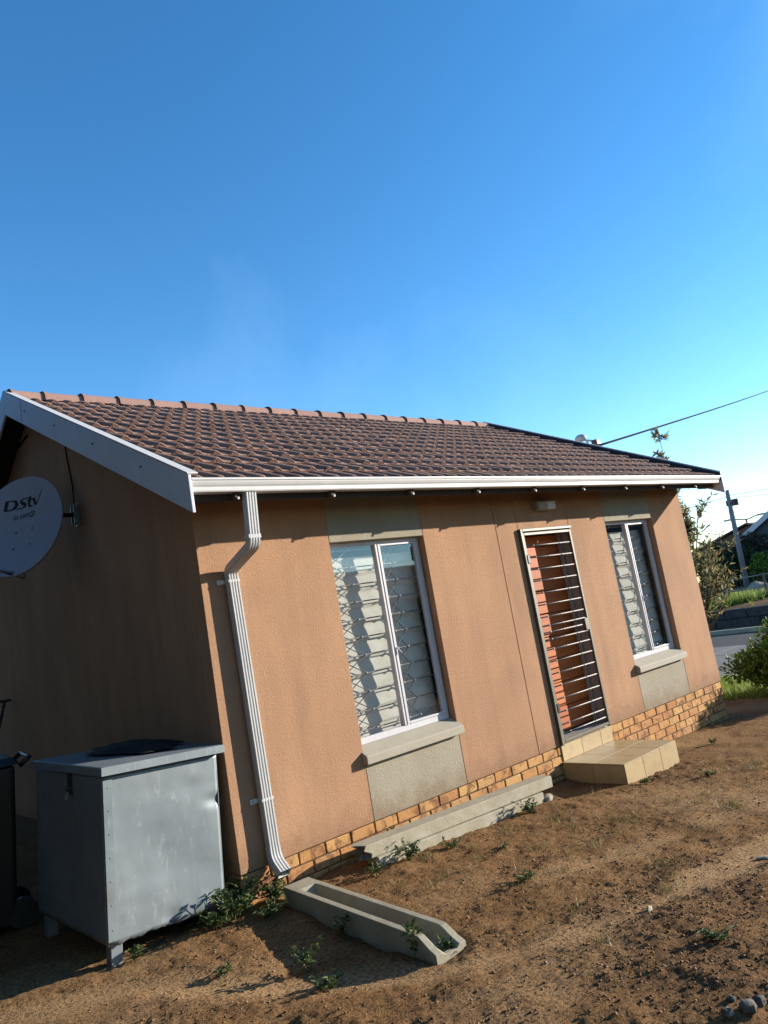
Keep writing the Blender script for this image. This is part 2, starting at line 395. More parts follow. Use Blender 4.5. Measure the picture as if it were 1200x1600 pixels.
# ------------------------------------------------------------------ ground
GX = [-60, -3, -1, 0, 1, 3.2, 4.1, 6.9, 8.2, 10, 20.95, 21.05, 24, 45, 90, 400]
GZ = [-.4, -.24, -.198, -.200, -.215, -.315, -.375, -.488, -.53, -.56, -.56, -.06, .05, .1, -.6, -8]
TR1 = np.array([(-1.6, .0), (-.9, -.33), (-.52, -.97), (.0, -1.72), (.44, -1.97), (.99, -2.24), (1.6, -2.3), (2.3, -2.45), (4, -2.6)])
TR2 = np.array([(1.3, -1.5), (1.67, -1.62), (2.21, -1.77), (3.2, -1.9), (4.5, -2.1)])
def pdist(x, y, P):
    d = np.full(np.shape(x), 1e9)
    for (ax_, ay_), (bx, by) in zip(P[:-1], P[1:]):
        dx, dy = bx - ax_, by - ay_; t_ = np.clip(((x - ax_) * dx + (y - ay_) * dy) / (dx * dx + dy * dy), 0, 1)
        d = np.minimum(d, np.hypot(x - ax_ - t_ * dx, y - ay_ - t_ * dy))
    return d
def sandmask(x, y):
    w = fbm(x, y, 2.2, 3, 40) * .35
    a = np.clip(1.25 - (pdist(x, y, TR1) + w) / .14, 0, 1); b = np.clip(1.1 - (pdist(x, y, TR2) + w) / .13, 0, 1) * .8
    c = np.clip((fbm(x, y, .9, 4, 60) - .1) * 4, 0, .6)
    return np.clip(np.maximum(np.maximum(a, b), c), 0, 1)
def clodmask(x, y):
    return np.clip((fbm(x, y, 1.3, 4, 20) + .06) * 5, 0, 1)
def ground_z(x, y):
    x = np.asarray(x, float); y = np.asarray(y, float)
    z = np.interp(x, GX, GZ)
    near = np.clip((12 - np.hypot(x - 1, y + 1)) / 6, 0, 1)
    bankk = np.clip((x - 20.9) / .2, 0, 1); z = z + bankk * np.clip((7 - y) * .02, -.2, .25)
    z = z - .058 * np.exp(-(((x + .08) / .34) ** 2 + ((y + .88) / .42) ** 2))            # hollow beside the channel
    z = z + .03 * np.exp(-((y + .06) / .12) ** 2) * np.exp(-((x - 5) / 2.2) ** 2)          # soil banked at the plinth
    z = z + near * fbm(x, y, .55, 3, 5) * .06
    z = z - .028 * np.clip(1.9 - pdist(x, y, np.array([(.305, -.2), (.205, -1.58)])) / .10, 0, 1)   # channel bed
    sm = sandmask(x, y); cm = clodmask(x, y)
    z = z - near * .016 * np.clip(1.1 - pdist(x, y, TR1) / .16, 0, 1)
    fine = fbm(x, y, 5, 3, 1) * .035 + np.abs(fbm(x, y, 16, 3, 9)) * .030 * (.25 + cm) + np.abs(fbm(x, y, 34, 2, 13)) * .026
    z = z + near * fine * (1 - .78 * sm)
    return z
def axis(parts):
    a = []
    for lo, hi, st in parts: a += list(np.arange(lo, hi - 1e-6, st))
    return np.array(a + [parts[-1][1]])
gx = axis([(-60, -10, 5), (-10, -2.4, .4), (-2.4, 4.6, .02), (4.6, 9, .06), (9, 20.9, .35), (20.9, 21.1, .05), (21.1, 30, .5), (30, 60, 3), (60, 400, 40)])
gy = axis([(-120, -20, 10), (-20, -5, .8), (-5, -3.8, .1), (-3.8, .25, .02), (.25, 3, .06), (3, 12, .3), (12, 40, 2), (40, 400, 40)])
XX, YY = np.meshgrid(gx, gy, indexing='ij'); ZZ = ground_z(XX, YY)
nx, ny = XX.shape; ii = np.arange(nx * ny).reshape(nx, ny)
F = np.stack([ii[:-1, :-1], ii[1:, :-1], ii[1:, 1:], ii[:-1, 1:]], -1).reshape(-1, 4)
gnd = np_mesh('ground', np.stack([XX, YY, ZZ], -1).reshape(-1, 3), F, 'soil', smooth=True)
tag(gnd, 'bare orange brown soil yard with loose gravel', None, None, 'structure')
a = gnd.data.attributes.new('sand', 'FLOAT', 'POINT'); a.data.foreach_set('value', (sandmask(XX, YY)).ravel().astype(np.float32))
a = gnd.data.attributes.new('clod', 'FLOAT', 'POINT'); a.data.foreach_set('value', (clodmask(XX, YY)).ravel().astype(np.float32))
gz = lambda x, y: float(ground_z(np.array([x]), np.array([y]))[0])

# street beyond the plot: paved strip, kerb, road
mb = MB(); mb.box(10.55, 15.4, -40, 60, -.62, -.545)
street = tag(mb.build('pavement', 'mortar'), kind='structure')
slabs = [MB().cbox(-.795, .795, -1.19, 1.19, -.03, .03, .008).mesh('slab', 'paving')]
for ix in range(3):
    for iy in range(-1, 5):
        obj('paving_slab', slabs[0], None, street, (11.37 + ix * 1.61, iy * 2.4 + .3 * (ix % 2), -.555 + random.uniform(-.004, .004)))
tag(MB().box(15.4, 18.6, -40, 60, -.62, -.552).build('road', 'asphalt'), kind='structure')
tag(MB().cbox(18.6, 18.85, -40, 60, -.7, -.44, .03).build('kerb', 'concrete'), kind='structure')

simple('stone_shade', (.075, .075, .078), .95, .35, 9, .02, .2, 0, 20)  # near-black base colour carries the shade of the bank face
mb = MB(); rw = random.Random(3)
rwall = tag(empty('retaining_wall', (20.85, 6, -.6)), 'low retaining wall coloured dark for the shaded bank face along the far side of the street', 'wall')
for k_ in range(40):
    for lv in range(2):
        MB().cbox(-.12 + rw.uniform(-.02, .02), .12, -14 + k_ * .7 + .35 * lv, -14 + k_ * .7 + .35 * lv + .685, lv * .29, lv * .29 + .28, .02).build('stone', 'stone_shade', rwall)

# ------------------------------------------------------------------ house
XA, XB, XJ, XD1, XD2, XC, XE, XW = 1.145, 2.175, 3.162, 3.496, 4.354, 5.060, 6.092, 6.890
ZT, ZS, ZD = 2.123, .545, 2.10
DEPTH, GL, GR = 6.24, -.239, 7.129
SL = .5014
Rz = lambda y: 2.525 + SL * (y + .492) if y <= 3.12 else 2.525 + SL * (6.24 - y + .492)
WT = .15
house = tag(empty('house'), 'single storey orange plastered house with brown tiled roof and white gutter', 'house')
EAVE = Rz(.0) - .10

def panel(x0, x1, z0, z1, mat, name):
    return MB().cbox(x0, x1, 0, WT, z0, z1, .003).build(name, mat, house)
g = .0025
for (x0, x1) in ((WT + .0, XA - g), (XB + g, XJ - g), (XJ + g, XD1), (XD2, XC - g), (XE + g, XW - WT)):
    a0 = 0 if x0 == WT else x0; a1 = XW if x1 == XW - WT else x1
    panel(a0, a1, 0, EAVE, 'plaster_orange', 'wall_panel')
for (x0, x1) in ((XA, XB), (XC, XE)):
    panel(x0, x1, 0, ZS - .06, 'plaster_grey', 'infill_panel')
    panel(x0, x1, ZT, EAVE, 'plaster_grey', 'lintel_panel')
panel(XD1 + g, XD2 - g, ZD + .002, EAVE, 'plaster_orange', 'lintel_panel')
for x in (XA, XB, XJ, XC, XE):      # dark sealant behind the joints
    MB().box(x - .004, x + .004, .012, .03, 0.002, ZS - .065 if x != XJ else EAVE).build('joint_strip', 'joint_dark', house)
    if x != XJ: MB().box(x - .004, x + .004, .012, .03, ZT + .005, EAVE).build('joint_strip', 'joint_dark', house)
# gable walls and rear wall
def gable(x0, name):
    poly = [(x0, WT, 0), (x0, DEPTH - WT, 0), (x0, DEPTH - WT, Rz(DEPTH - WT) - .13), (x0, 3.12, Rz(3.12) - .13), (x0, WT, Rz(WT) - .13)]
    return MB().prism(poly, (WT, 0, 0)).build(name, 'plaster_orange', house)
gable(0, 'gable_wall'); gable(XW - WT, 'gable_wall')
MB().box(0, XW, DEPTH - WT, DEPTH, 0, Rz(DEPTH) - .13).build('rear_wall', 'plaster_orange', house)
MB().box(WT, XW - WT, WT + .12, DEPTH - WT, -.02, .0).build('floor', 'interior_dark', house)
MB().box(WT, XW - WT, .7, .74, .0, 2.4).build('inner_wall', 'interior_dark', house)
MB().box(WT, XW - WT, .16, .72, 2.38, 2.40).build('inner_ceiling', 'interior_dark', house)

# brick plinth
plinth = MB().box(.012, XW - .012, .016, DEPTH - .02, -.9, -.006).build('plinth', 'mortar', house)
def brick_mesh(l, seed):
    rr = random.Random(seed); mb = MB().cbox(0, l, 0, .10, -.0365, .0365, .005)
    mb.v = [(x + rr.uniform(-.002, .002), y + rr.uniform(-.0015, .0015), z + rr.uniform(-.002, .002)) for x, y, z in mb.v]
    return mb.mesh('brick', 'brick')
BR = [brick_mesh(.218, i) for i in range(5)]; BH = brick_mesh(.104, 9); BQ = brick_mesh(.17, 10)
for row in range(7):
    zc = -.046 - row * .0845; x = -.0
    first = True
    while x < XW - .02:
        l = .218; me = random.choice(BR)
        if first and row % 2: l = .104; me = BH
        if x + l > XW + .002:
            l = XW - x
            if l < .05: break
            me = brick_mesh(l, row)
        gtop = gz(min(max(x + l / 2, 0), XW), -.03)
        if zc + .037 > gtop - .02 and not (XD1 < x and x + l < XD2):
            obj('brick', me, None, plinth, (x, .003 + random.uniform(-.002, .003), zc + random.uniform(-.002, .002)))
        x += l + .0115; first = False
# gable side plinth bricks near the corner
for row in range(3):
    zc = -.046 - row * .0845
    y = .112 if row % 2 == 0 else .225
    while y < 1.2:
        o = obj('brick', random.choice(BR), None, plinth, (.003, y + .218, zc)); o.rotation_euler = (0, 0, -R(90)); y += .2295
        

# ------------------------------------------------------------------ roof
roof = MB()
for y0, y1 in ((-.40, 3.12), (3.12, 6.64)):
    p = [(GL + .02, y0, Rz(y0) - .10), (GR - .02, y0, Rz(y0) - .10), (GR - .02, y1, Rz(y1) - .10), (GL + .02, y1, Rz(y1) - .10)]
    roof.hexa(p + [(a_, b_, c_ + .03) for a_, b_, c_ in p])
roof = roof.build('roof', 'soffit_dark', house)
NXT, NYT = 23, 13
TW = (GR - GL - .05) / NXT; gauge_y = (3.12 + .455) / NYT
th = math.atan(SL)
def prof(u):    # u in 0..1 across one roll pitch
    u = u % 1.0; k = .60
    if u < k: return .5 * (1 - math.cos(2 * math.pi * u / k)) ** 1 * .5 * 2 * .5 if False else (math.sin(math.pi * u / k)) ** 1.3
    return 0.0
us = [0, .07, .16, .30, .44, .53, .60, .80]
us2 = [u / 2 for u in us] + [.5 + u / 2 for u in us] + [1.0]
def tile_mesh(seed):
    rr = random.Random(seed); mb = MB(); n = len(us2); L = gauge_y / math.cos(th) + .06
    H = .028
    prof_pts = [(u * TW, prof(u * 2) * H) for u in us2]
    rows = []
    for (s_, lift) in ((0, .030), (.012, .036), (L, .0)):
        rows.append([(x + rr.uniform(-.001, .001), s_, z + lift + (rr.uniform(-.002, .002) if s_ < .1 else 0)) for x, z in prof_pts])
    low = [(x, .004, z + .030 - .030) for x, z in prof_pts]
    allr = [low] + rows; vs = [p for r_ in allr for p in r_]
    for i in range(3):
        mi = 1 if i == 0 else 0
        mb.add([], [])
    b = 0; mb.v = vs
    for i in range(3):
        for j in range(n - 1):
            mb.f.append((i * n + j, i * n + j + 1, (i + 1) * n + j + 1, (i + 1) * n + j)); mb.mi.append(1 if i == 0 else 0)
    return mb.mesh('roof_tile', ['roof_tile', 'tile_nose'], 50, recalc=False)
TM = [tile_mesh(i) for i in range(5)]
for iy in range(NYT):
    y0 = -.455 + iy * gauge_y
    for ix in range(NXT):
        o = obj('roof_tile', random.choice(TM), None, roof, (GL + .025 + ix * TW + random.uniform(-.002, .002), y0 + random.uniform(-.004, .004), Rz(y0) - .055 + random.uniform(-.002, .003)))
        o.rotation_euler = (th + random.uniform(-.006, .006), 0, 0)
# rear slope covering (out of view)
p = [(GL + .02, 3.1, Rz(3.1) - .065), (GR - .02, 3.1, Rz(3.1) - .065), (GR - .02, 6.68, Rz(6.68) - .065), (GL + .02, 6.68, Rz(6.68) - .065)]
MB().hexa(p + [(a_, b_, c_ + .05) for a_, b_, c_ in p]).build('rear_slope', 'roof_tile', roof)
# ridge tiles
def ridge_mesh():
    mb = MB(); n = 9; L = .415
    vs = []
    for (x, k) in ((0, 1.10), (.03, 1.10), (.035, 1.0), (L, .94)):
        for i in range(n):
            a = math.pi * (i / (n - 1)); vs.append((x, math.cos(a) * .145 * k, math.sin(a) ** .8 * .120 * k - .105))
    mb.v = vs
    for r_ in range(3):
        for i in range(n - 1): mb.f.append((r_ * n + i, r_ * n + i + 1, (r_ + 1) * n + i + 1, (r_ + 1) * n + i)); mb.mi.append(0)
    mb.f.append(tuple(range(n))); mb.mi.append(1)
    return mb.mesh('ridge_tile', ['ridge_tile', 'soffit_dark'], 50)
RM = ridge_mesh(); x = -.215; k = 0
x = .109 - .393
while x < GR - .2:
    xx = max(x, GL + .03)
    o = obj('ridge_tile', RM, None, roof, (xx, 3.12, Rz(3.12) + .022 + random.uniform(-.003, .003))); x += .393
# barge boards
def barge(x0, x1, name, top=.030):
    for (ya, yb) in ((-.50, 3.12), (6.74, 3.12)):
        bot = -.22
        mb = MB()
        pts = [(ya, Rz(ya) + bot), (yb, Rz(yb) + bot), (yb, Rz(yb) + top), (ya, Rz(ya) + top)]
        mb.prism([(x0, y, z) for y, z in pts], (x1 - x0, 0, 0))
        b = mb.build(name, 'barge_white', house)
        md = b.modifiers.new('bevel', 'BEVEL'); md.width = .004; md.segments = 1
    return
barge(GL - .012, GL + .012, 'barge_board'); barge(GR - .012, GR + .012, 'barge_board', .055)
for xx, s_, lift in ((GL, 1, .033), (GR, -1, .058)):      # verge trims capping boards
    mb = MB(); xa_, xb_ = sorted((xx - s_ * .016, xx + s_ * (.058 if s_ > 0 else .015)))
    q = [(xa_, -.505, Rz(-.505) + lift), (xb_, -.505, Rz(-.505) + lift), (xb_, 3.12, Rz(3.12) + lift), (xa_, 3.12, Rz(3.12) + lift)]
    mb.hexa(q + [(a_, b_, c_ + .008) for a_, b_, c_ in q]); mb.build('verge_trim', 'white_paint', house)
for y_ in (.15, .95, 1.75, 2.5):
    MB().tube([(GL - .020, y_, Rz(y_) - .075), (GL - .010, y_, Rz(y_) - .075)], .007, 8).build('nail_head', 'black_steel', house)
MB().box(GL - .0135, GL - .011, 2.60, 2.606, Rz(2.6) - .215, Rz(2.6) + .025).build('board_joint', 'joint_dark', house)
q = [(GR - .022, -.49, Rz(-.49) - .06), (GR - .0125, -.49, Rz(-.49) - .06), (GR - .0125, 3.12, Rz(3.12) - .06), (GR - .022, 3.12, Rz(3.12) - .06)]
MB().hexa(q + [(a_, b_, c_ + .108) for a_, b_, c_ in q]).build('verge_dark_strip', 'verge_dark', house)  # dark strip added to deepen the shaded inner face of the white board
# rafters
for i in range(9):
    x = .12 + .7985 * i
    if x > XW: break
    pts = [(-.435, Rz(-.435) - .11), (-.435, Rz(-.435) - .150), (-.40, Rz(-.40) - .180), (.02, Rz(.02) - .180), (.02, Rz(.02) - .105), (-.40, Rz(-.40) - .105)]
    MB().prism([(x - .019, y, z) for y, z in pts], (.038, 0, 0)).build('rafter', 'rafter_wood', house)
    MB().cbox(x - .009, x + .009, -.446, -.437, Rz(-.43) - .164, Rz(-.43) - .146, .003).build('rafter_clip', 'white_paint', house)
for x in (XW + .12, ):                                     # purlin ends carrying the verge
    MB().box(XW, GR - .015, -.33, -.27, Rz(-.3) - .215, Rz(-.3) - .105).build('purlin_end', 'rafter_wood', house)
    MB().box(GL + .015, .0, -.33, -.27, Rz(-.3) - .215, Rz(-.3) - .105).build('purlin_end', 'rafter_wood', house)
    for yy in (.9, 2.1, 3.05):
        MB().box(XW, GR - .015, yy, yy + .05, Rz(yy) - .18, Rz(yy) - .105).build('purlin_end', 'rafter_wood', house)
        MB().box(GL + .015, .0, yy, yy + .05, Rz(yy) - .18, Rz(yy) - .105).build('purlin_end', 'rafter_wood', house)
# gutter: open ogee profile swept along x
gp = [(-.385, 2.530), (-.385, 2.442), (-.470, 2.440), (-.474, 2.448), (-.474, 2.472), (-.482, 2.484), (-.488, 2.500), (-.490, 2.512), (-.496, 2.514), (-.496, 2.528), (-.478, 2.528),
      (-.478, 2.522), (-.486, 2.520), (-.482, 2.500), (-.475, 2.486), (-.468, 2.472), (-.468, 2.446), (-.391, 2.448), (-.391, 2.530)]
gut = MB().prism([(GL + .016, y, z) for y, z in gp], (GR - GL - .032, 0, 0)).build('gutter', 'pvc_white', house)
for x in (GL + .017, GR - .0225):
    MB().prism([(x, -.389, 2.446), (x, -.466, 2.444), (x, -.472, 2.48), (x, -.485, 2.518), (x, -.389, 2.526)], (.005, 0, 0)).build('end_cap', 'pvc_white', gut)
MB().box(GL + .03, GR - .03, -.382, -.362, 2.40, 2.545).build('fascia', 'soffit_dark', house)
# downpipe with ribbed front
def pipeprof(a, b):
    pr = []
    nrib = 4
    for i in range(nrib):
        t0 = -a + 2 * a * (i + .12) / nrib; t1 = -a + 2 * a * (i + .5) / nrib; t2 = -a + 2 * a * (i + .88) / nrib
        pr += [(t0, b), (t0 + .003, b + .007), (t2 - .003, b + .007), (t2, b)]
    pr += [(a, b - .006), (a, -b)] + [(-a, -b), (-a, b - .006)]
    return pr
dp = empty('downpipe'); dp.parent = house
PP = pipeprof(.042, .024)
def arc(p0, p1, p2, n=6, r=.09):
    p0, p1, p2 = Vector(p0), Vector(p1), Vector(p2); a_ = p1 + (p0 - p1).normalized() * r; c_ = p1 + (p2 - p1).normalized() * r
    return [(1 - t_) ** 2 * a_ + 2 * t_ * (1 - t_) * p1 + t_ * t_ * c_ for t_ in [i / n for i in range(n + 1)]]
A0, A1, A2, A3 = (.212, -.432, 2.446), (.190, -.432, 2.09), (.222, -.034, 1.98), (.243, -.034, .03)
A4 = (.243, -.135, -.050)
path1 = [Vector(A0)] + arc(A0, A1, A2, 5, .045) + arc(A1, A2, A3, 5, .045) + [Vector((.2423, -.034, .10))]
MB().sweep(PP, path1, side=(1, 0, 0)).build('pipe', 'pvc_white', dp, 35)
shoe = [Vector((.2423, -.034, .115))] + arc((.2423, -.034, .115), A3, A4, 6, .06) + [Vector(A4)]
PP2 = [(a_ * 1.05, b_ * 1.05) for a_, b_ in PP]
MB().sweep(PP2, shoe, side=(1, 0, 0), cap=False).build('shoe', 'pvc_white', dp, 35)
for zc in (2.085,): MB().cbox(.142, .240, -.462, -.402, 2.125, 2.155, .004).build('coupling', 'pvc_white', dp)
for (x, z) in ((.222, 1.90), (.239, .42)):
    MB().cbox(x - .105, x - .043, -.012, -.001, z - .016, z + .016, .003).build('bracket', 'pvc_white', dp)
    MB().tube([(x - .085, -.016, z), (x - .085, -.010, z)], .005, 8).build('screw', 'steel_bar', dp)
    MB().cbox(x - .046, x + .046, -.064, -.001, z - .010, z + .010, .002).build('strap', 'pvc_white', dp)

# ------------------------------------------------------------------ windows
def window(x0, x1, lab, seed):
    rr = random.Random(seed)
    w = empty('window'); w.parent = house; w['label'] = lab
    yf = .070
    fr = MB(); zs, zt = ZS, ZT
    fr.cbox(x0, x0 + .035, yf, yf + .045, zs, zt, .004); fr.cbox(x1 - .035, x1, yf, yf + .045, zs, zt, .004)
    fr.cbox(x0 + .035, x1 - .035, yf, yf + .045, zt - .035, zt, .004); fr.cbox(x0 + .035, x1 - .035, yf, yf + .045, zs, zs + .05, .004)
    fr.build('frame', 'steel_white', w)
    xm = x0 + .535
    mu = MB(); mu.cbox(xm - .026, xm - .003, yf - .008, yf + .045, zs + .05, zt - .035, .003); mu.cbox(xm + .001, xm + .02, yf - .012, yf + .04, zs + .05, zt - .035, .003)
    mu.build('mullion', 'steel_white', w)
    # right opening casement
    cs = MB(); a0, a1, b0, b1 = xm + .0205, x1 - .036, zs + .051, zt - .036
    cs.cbox(a0, a0 + .014, yf - .006, yf + .03, b0, b1, .003); cs.cbox(a1 - .03, a1, yf - .006, yf + .03, b0, b1, .003)
    cs.cbox(a0 + .014, a1 - .03, yf - .006, yf + .03, b1 - .016, b1, .003); cs.cbox(a0 + .014, a1 - .03, yf - .006, yf + .03, b0, b0 + .018, .003)
    cs.build('casement', 'steel_white', w)
    MB().box(x0 + .034, xm - .025, yf + .018, yf + .022, zs + .049, zt - .034).build('pane', 'glass', w)
    MB().box(a0 + .013, a1 - .029, yf + .010, yf + .014, b0 + .017, b1 - .015).build('pane', 'glass', w)
    MB().tube([(xm + .02, yf - .014, 1.22), (xm + .05, yf - .03, 1.17)], .006, 6).build('handle', 'steel_white', w)
    for zz in (zs + .32, zt - .32): MB().cbox(x1 - .045, x1 - .03, yf - .016, yf - .004, zz - .03, zz + .03, .003).build('hinge', 'steel_white', w)
    # sloping sill
    sl = MB(); q = [(-.058, .418), (.145, .418), (.145, .535), (yf - .002, .546), (-.052, .482), (-.058, .474)]
    sl.prism([(x0 - .022, y, z) for y, z in q], (x1 - x0 + .044, 0, 0)); so = sl.build('sill', 'sill_concrete', w)
    md = so.modifiers.new('bevel', 'BEVEL'); md.width = .004; md.segments = 2
    # burglar bars inside: rods with studs, lattice strips
    n = 11; pz = (zt - zs) / n; yb = .142
    for i in range(n):
        z = zs + pz * (i + .62)
        mb = MB(); mb.tube([(x0 + .01, yb, z), (x1 - .01, yb, z)], .0055, 6)
        mb.build('burglar_bar', 'steel_bar', w)
        for xs in (x0 + .115, x0 + .275, xm + .10, xm + .235):
            MB().ball((xs + rr.uniform(-.01, .01), yb - .007, z), .0105, 6, 4).build('stud', 'steel_white', w)
    for (la, lb) in ((x0 + .03, x0 + .275), (xm + .10, xm + .235)):
        mb = MB()
        for i in range(n - 1):
            z = zs + pz * (i + .62)
            mb.tube([(la, yb + .010, z), (lb, yb + .010, z + pz)], .0045, 5); mb.tube([(lb, yb + .018, z), (la, yb + .018, z + pz)], .0045, 5)
        mb.build('lattice', 'steel_bar', w)
    return w
w1 = window(XA + .002, XB - .002, 'nearer two light window with latticed burglar bars', 1)
w2 = window(XC + .002, XE - .002, 'farther two light window with latticed burglar bars', 2)
def curtain(x0, x1, lab, seed):
    nxc, nzc = 40, 150; us_ = np.linspace(0, 1, nxc); zs_ = np.linspace(0, 1, nzc)
    U, V = np.meshgrid(us_, zs_, indexing='ij')
    X_ = x0 + .005 + U * (x1 - x0 - .01); Z_ = ZS - .02 + V * (ZT - ZS - .09)
    ph = V * 11 + .08 * np.sin(U * 5 + seed) + .16 * fbm(U * 3, V * 9, 1.0, 3, 30 + seed)
    fr_ = ph % 1.0
    Y_ = .188 + .013 * np.where(fr_ > .86, (1 - fr_) / .14, fr_ / .86) ** 1.2 + .006 * fbm(U * 5, V * 16, 1, 3, 50 + seed)
    id_ = np.arange(nxc * nzc).reshape(nxc, nzc)
    F_ = np.stack([id_[:-1, :-1], id_[1:, :-1], id_[1:, 1:], id_[:-1, 1:]], -1).reshape(-1, 4)
    o = np_mesh('curtain', np.stack([X_, Y_, Z_], -1).reshape(-1, 3), F_, 'curtain', smooth=True)
    md = o.modifiers.new('thickness', 'SOLIDIFY'); md.thickness = .002
    return tag(o, lab, 'curtain', 'curtains behind the burglar bars')
curtain(XA, XB, 'pale pleated curtain hanging behind the nearer window left of the door', 1)
curtain(XC, XE, 'pale pleated curtain hanging behind the farther window right of the door', 4)

# ------------------------------------------------------------------ door, security gate, doorstep
door = empty('door'); door.parent = house
yd = .170
MB().box(XD1 - .02, XD2 + .02, yd + .035, yd + .05, -.0, ZD + .05).build('door_core', 'soffit_dark', door)
z = .075; i = 0
while z < 1.98:
    h = .226
    MB().cbox(XD1 + .02, XD2 - .02, yd + random.uniform(-.002, .002), yd + .034, z, min(z + h, 2.05), .004).build('board', 'door_wood', door); z += h + .007
for xx in (XD1 + .001, XD2 - .041): MB().cbox(xx, xx + .04, .117, .162, .0, ZD - .042, .004).build('door_frame', 'jamb_brown', door)
for (xa_, xb_) in ((XD1 - .001, XD1 + .006), (XD2 - .006, XD2 + .001)):
    MB().box(xa_, xb_, .022, .115, .0, ZD - .002).build('reveal_lining', 'jamb_brown', door)
MB().cbox(XD1 + .001, XD2 - .001, .117, .162, ZD - .041, ZD, .004).build('door_frame', 'jamb_brown', door)
MB().cbox(XD1 + .003, XD2 - .003, .016, .168, .0, .035, .004).build('threshold', 'threshold', door)
MB().cbox(XD1 + .10, XD1 + .14, yd - .035, yd - .001, 1.0, 1.12, .006).build('handle', 'black_steel', door)
gate = empty('security_gate'); gate.parent = house
yg0, yg1 = -.018, .012
fx0, fx1 = XD1 + .028, XD2 - .004
for (a0, a1, b0, b1) in ((fx0, fx0 + .03, .02, 2.07), (fx1 - .03, fx1, .02, 2.07), (fx0 + .03, fx1 - .03, 2.04, 2.07), (fx0 + .03, fx1 - .03, .02, .05)):
    MB().cbox(a0, a1, yg0, yg1, b0, b1, .004).build('gate_frame', 'gate_khaki', gate)
for (a0, a1, b0, b1) in ((XD1 - .012, XD1 + .022, -.0, 2.108), (XD1 + .022, XD2 - .002, 2.078, 2.108)):
    MB().cbox(a0, a1, -.034, .003, b0, b1, .004).build('outer_frame', 'gate_khaki', gate)
for z in (1.935, 1.815, 1.695, 1.577, 1.455, 1.337, 1.215, 1.128, 1.063, .993, .897, .781, .664, .542, .42, .298, .18, .10):
    x1_ = fx1 - .03 if abs(z - 1.063) > .01 else fx1 - .12
    bar = MB().tube([(fx0 + .028, yg0 + .016, z), (x1_, yg0 + .016, z)], .0065, 8).build('bar', 'steel_bar', gate, True)
    for xs in (.16, .38, .60):
        MB().ball((fx0 + xs, yg0 + .014, z), .0105, 6, 4).build('stud', 'steel_bar', bar)
MB().cbox(fx1 - .085, fx1 - .028, yg0 - .004, yg1 + .01, 1.00, 1.125, .004).build('lock_box', 'gate_khaki', gate)
for z in (1.80, .345): MB().cbox(XD1 + .012, XD1 + .056, -.040, -.0185, z - .045, z + .045, .006).build('hinge', 'black_steel', gate)

step = empty('doorstep'); step.parent = house
SX0, SX1, SY, SZ = 3.462, 4.384, -.672, -.146
MB().box(SX0 + .01, SX1 - .01, SY + .01, .0, -.8, SZ - .01).build('core', 'mortar', step)
MB().box(XD1 + .008, XD2 - .008, .008, .16, -.2, -.006).build('core', 'mortar', step)
tw = (SX1 - SX0) / 3
for i in range(3):
    xa_, xb_ = SX0 + i * tw, SX0 + (i + 1) * tw - .003
    for (y0, y1) in ((SY, SY + .338), (SY + .341, -.001)): MB().cbox(xa_, xb_, y0, y1, SZ - .012, SZ, .002).build('tile', 'step_tile', step)
    MB().cbox(xa_, xb_, SY, SY + .011, -.60, SZ - .014, .002).build('tile', 'step_tile', step)
for (y0, y1) in ((SY + .013, SY + .34), (SY + .343, -.001)):
    MB().cbox(SX0, SX0 + .011, y0, y1, -.6, SZ - .014, .002).build('tile', 'step_tile', step); MB().cbox(SX1 - .011, SX1, y0, y1, -.6, SZ - .014, .002).build('tile', 'step_tile', step)
for (xa_, xb_) in ((XD1 - .004, XD1 + .325), (XD1 + .328, XD1 + .655), (XD1 + .658, XD2 + .004)):
    MB().cbox(xa_, xb_, -.006, .007, SZ + .001, -.003, .002).build('tile', 'step_tile', step)
    MB().cbox(xa_, xb_, -.006, .10, -.002, .0035, .001).build('tile', 'step_tile', step)

# ------------------------------------------------------------------ wall light
lamp = tag(empty('wall_light', (3.94, 0, 2.33)), 'small boxy white bulkhead light on the wall above the door', 'wall light')
MB().cbox(-.15, .15, -.03, -.001, -.05, .052, .006).build('base', 'lamp_base', lamp)
MB().cbox(-.145, -.012, -.085, -.031, -.046, .048, .010).build('housing', 'lamp_base', lamp)
MB().cbox(-.008, .145, -.090, -.031, -.046, .050, .014).build('diffuser', 'lamp_plastic', lamp)

# ------------------------------------------------------------------ satellite dish on the gable wall
DC = Vector((-.5, 2.197, 2.797)); yaw, el = -2.494, .305
nrm = Vector((math.cos(yaw) * math.cos(el), math.sin(yaw) * math.cos(el), math.sin(el)))
dr = Vector((0, 0, 1)).cross(nrm).normalized(); du = nrm.cross(dr)
dish = tag(empty('satellite_dish', DC), 'pale round satellite dish with dark lettering mounted on the shaded gable wall', 'satellite dish')
A_, B_ = .42, .46
dep = lambda a, b: .085 * ((a / A_) ** 2 + (b / B_) ** 2) - .085
V_ = [Vector((0, 0, 0)) + nrm * dep(0, 0)]; NR, NA = 10, 56; F_ = []
for i in range(1, NR + 1):
    for j in range(NA):
        q = i / NR; aa = A_ * q * math.cos(2 * math.pi * j / NA); bb = B_ * q * math.sin(2 * math.pi * j / NA)
        V_.append(dr * aa + du * bb + nrm * dep(aa, bb))
for j in range(NA): F_.append((0, 1 + j, 1 + (j + 1) % NA))
for i in range(NR - 1):
    for j in range(NA): q = 1 + i * NA; F_.append((q + j, q + NA + j, q + NA + (j + 1) % NA, q + (j + 1) % NA))
b0 = len(V_); last = 1 + (NR - 1) * NA                         # rolled rim
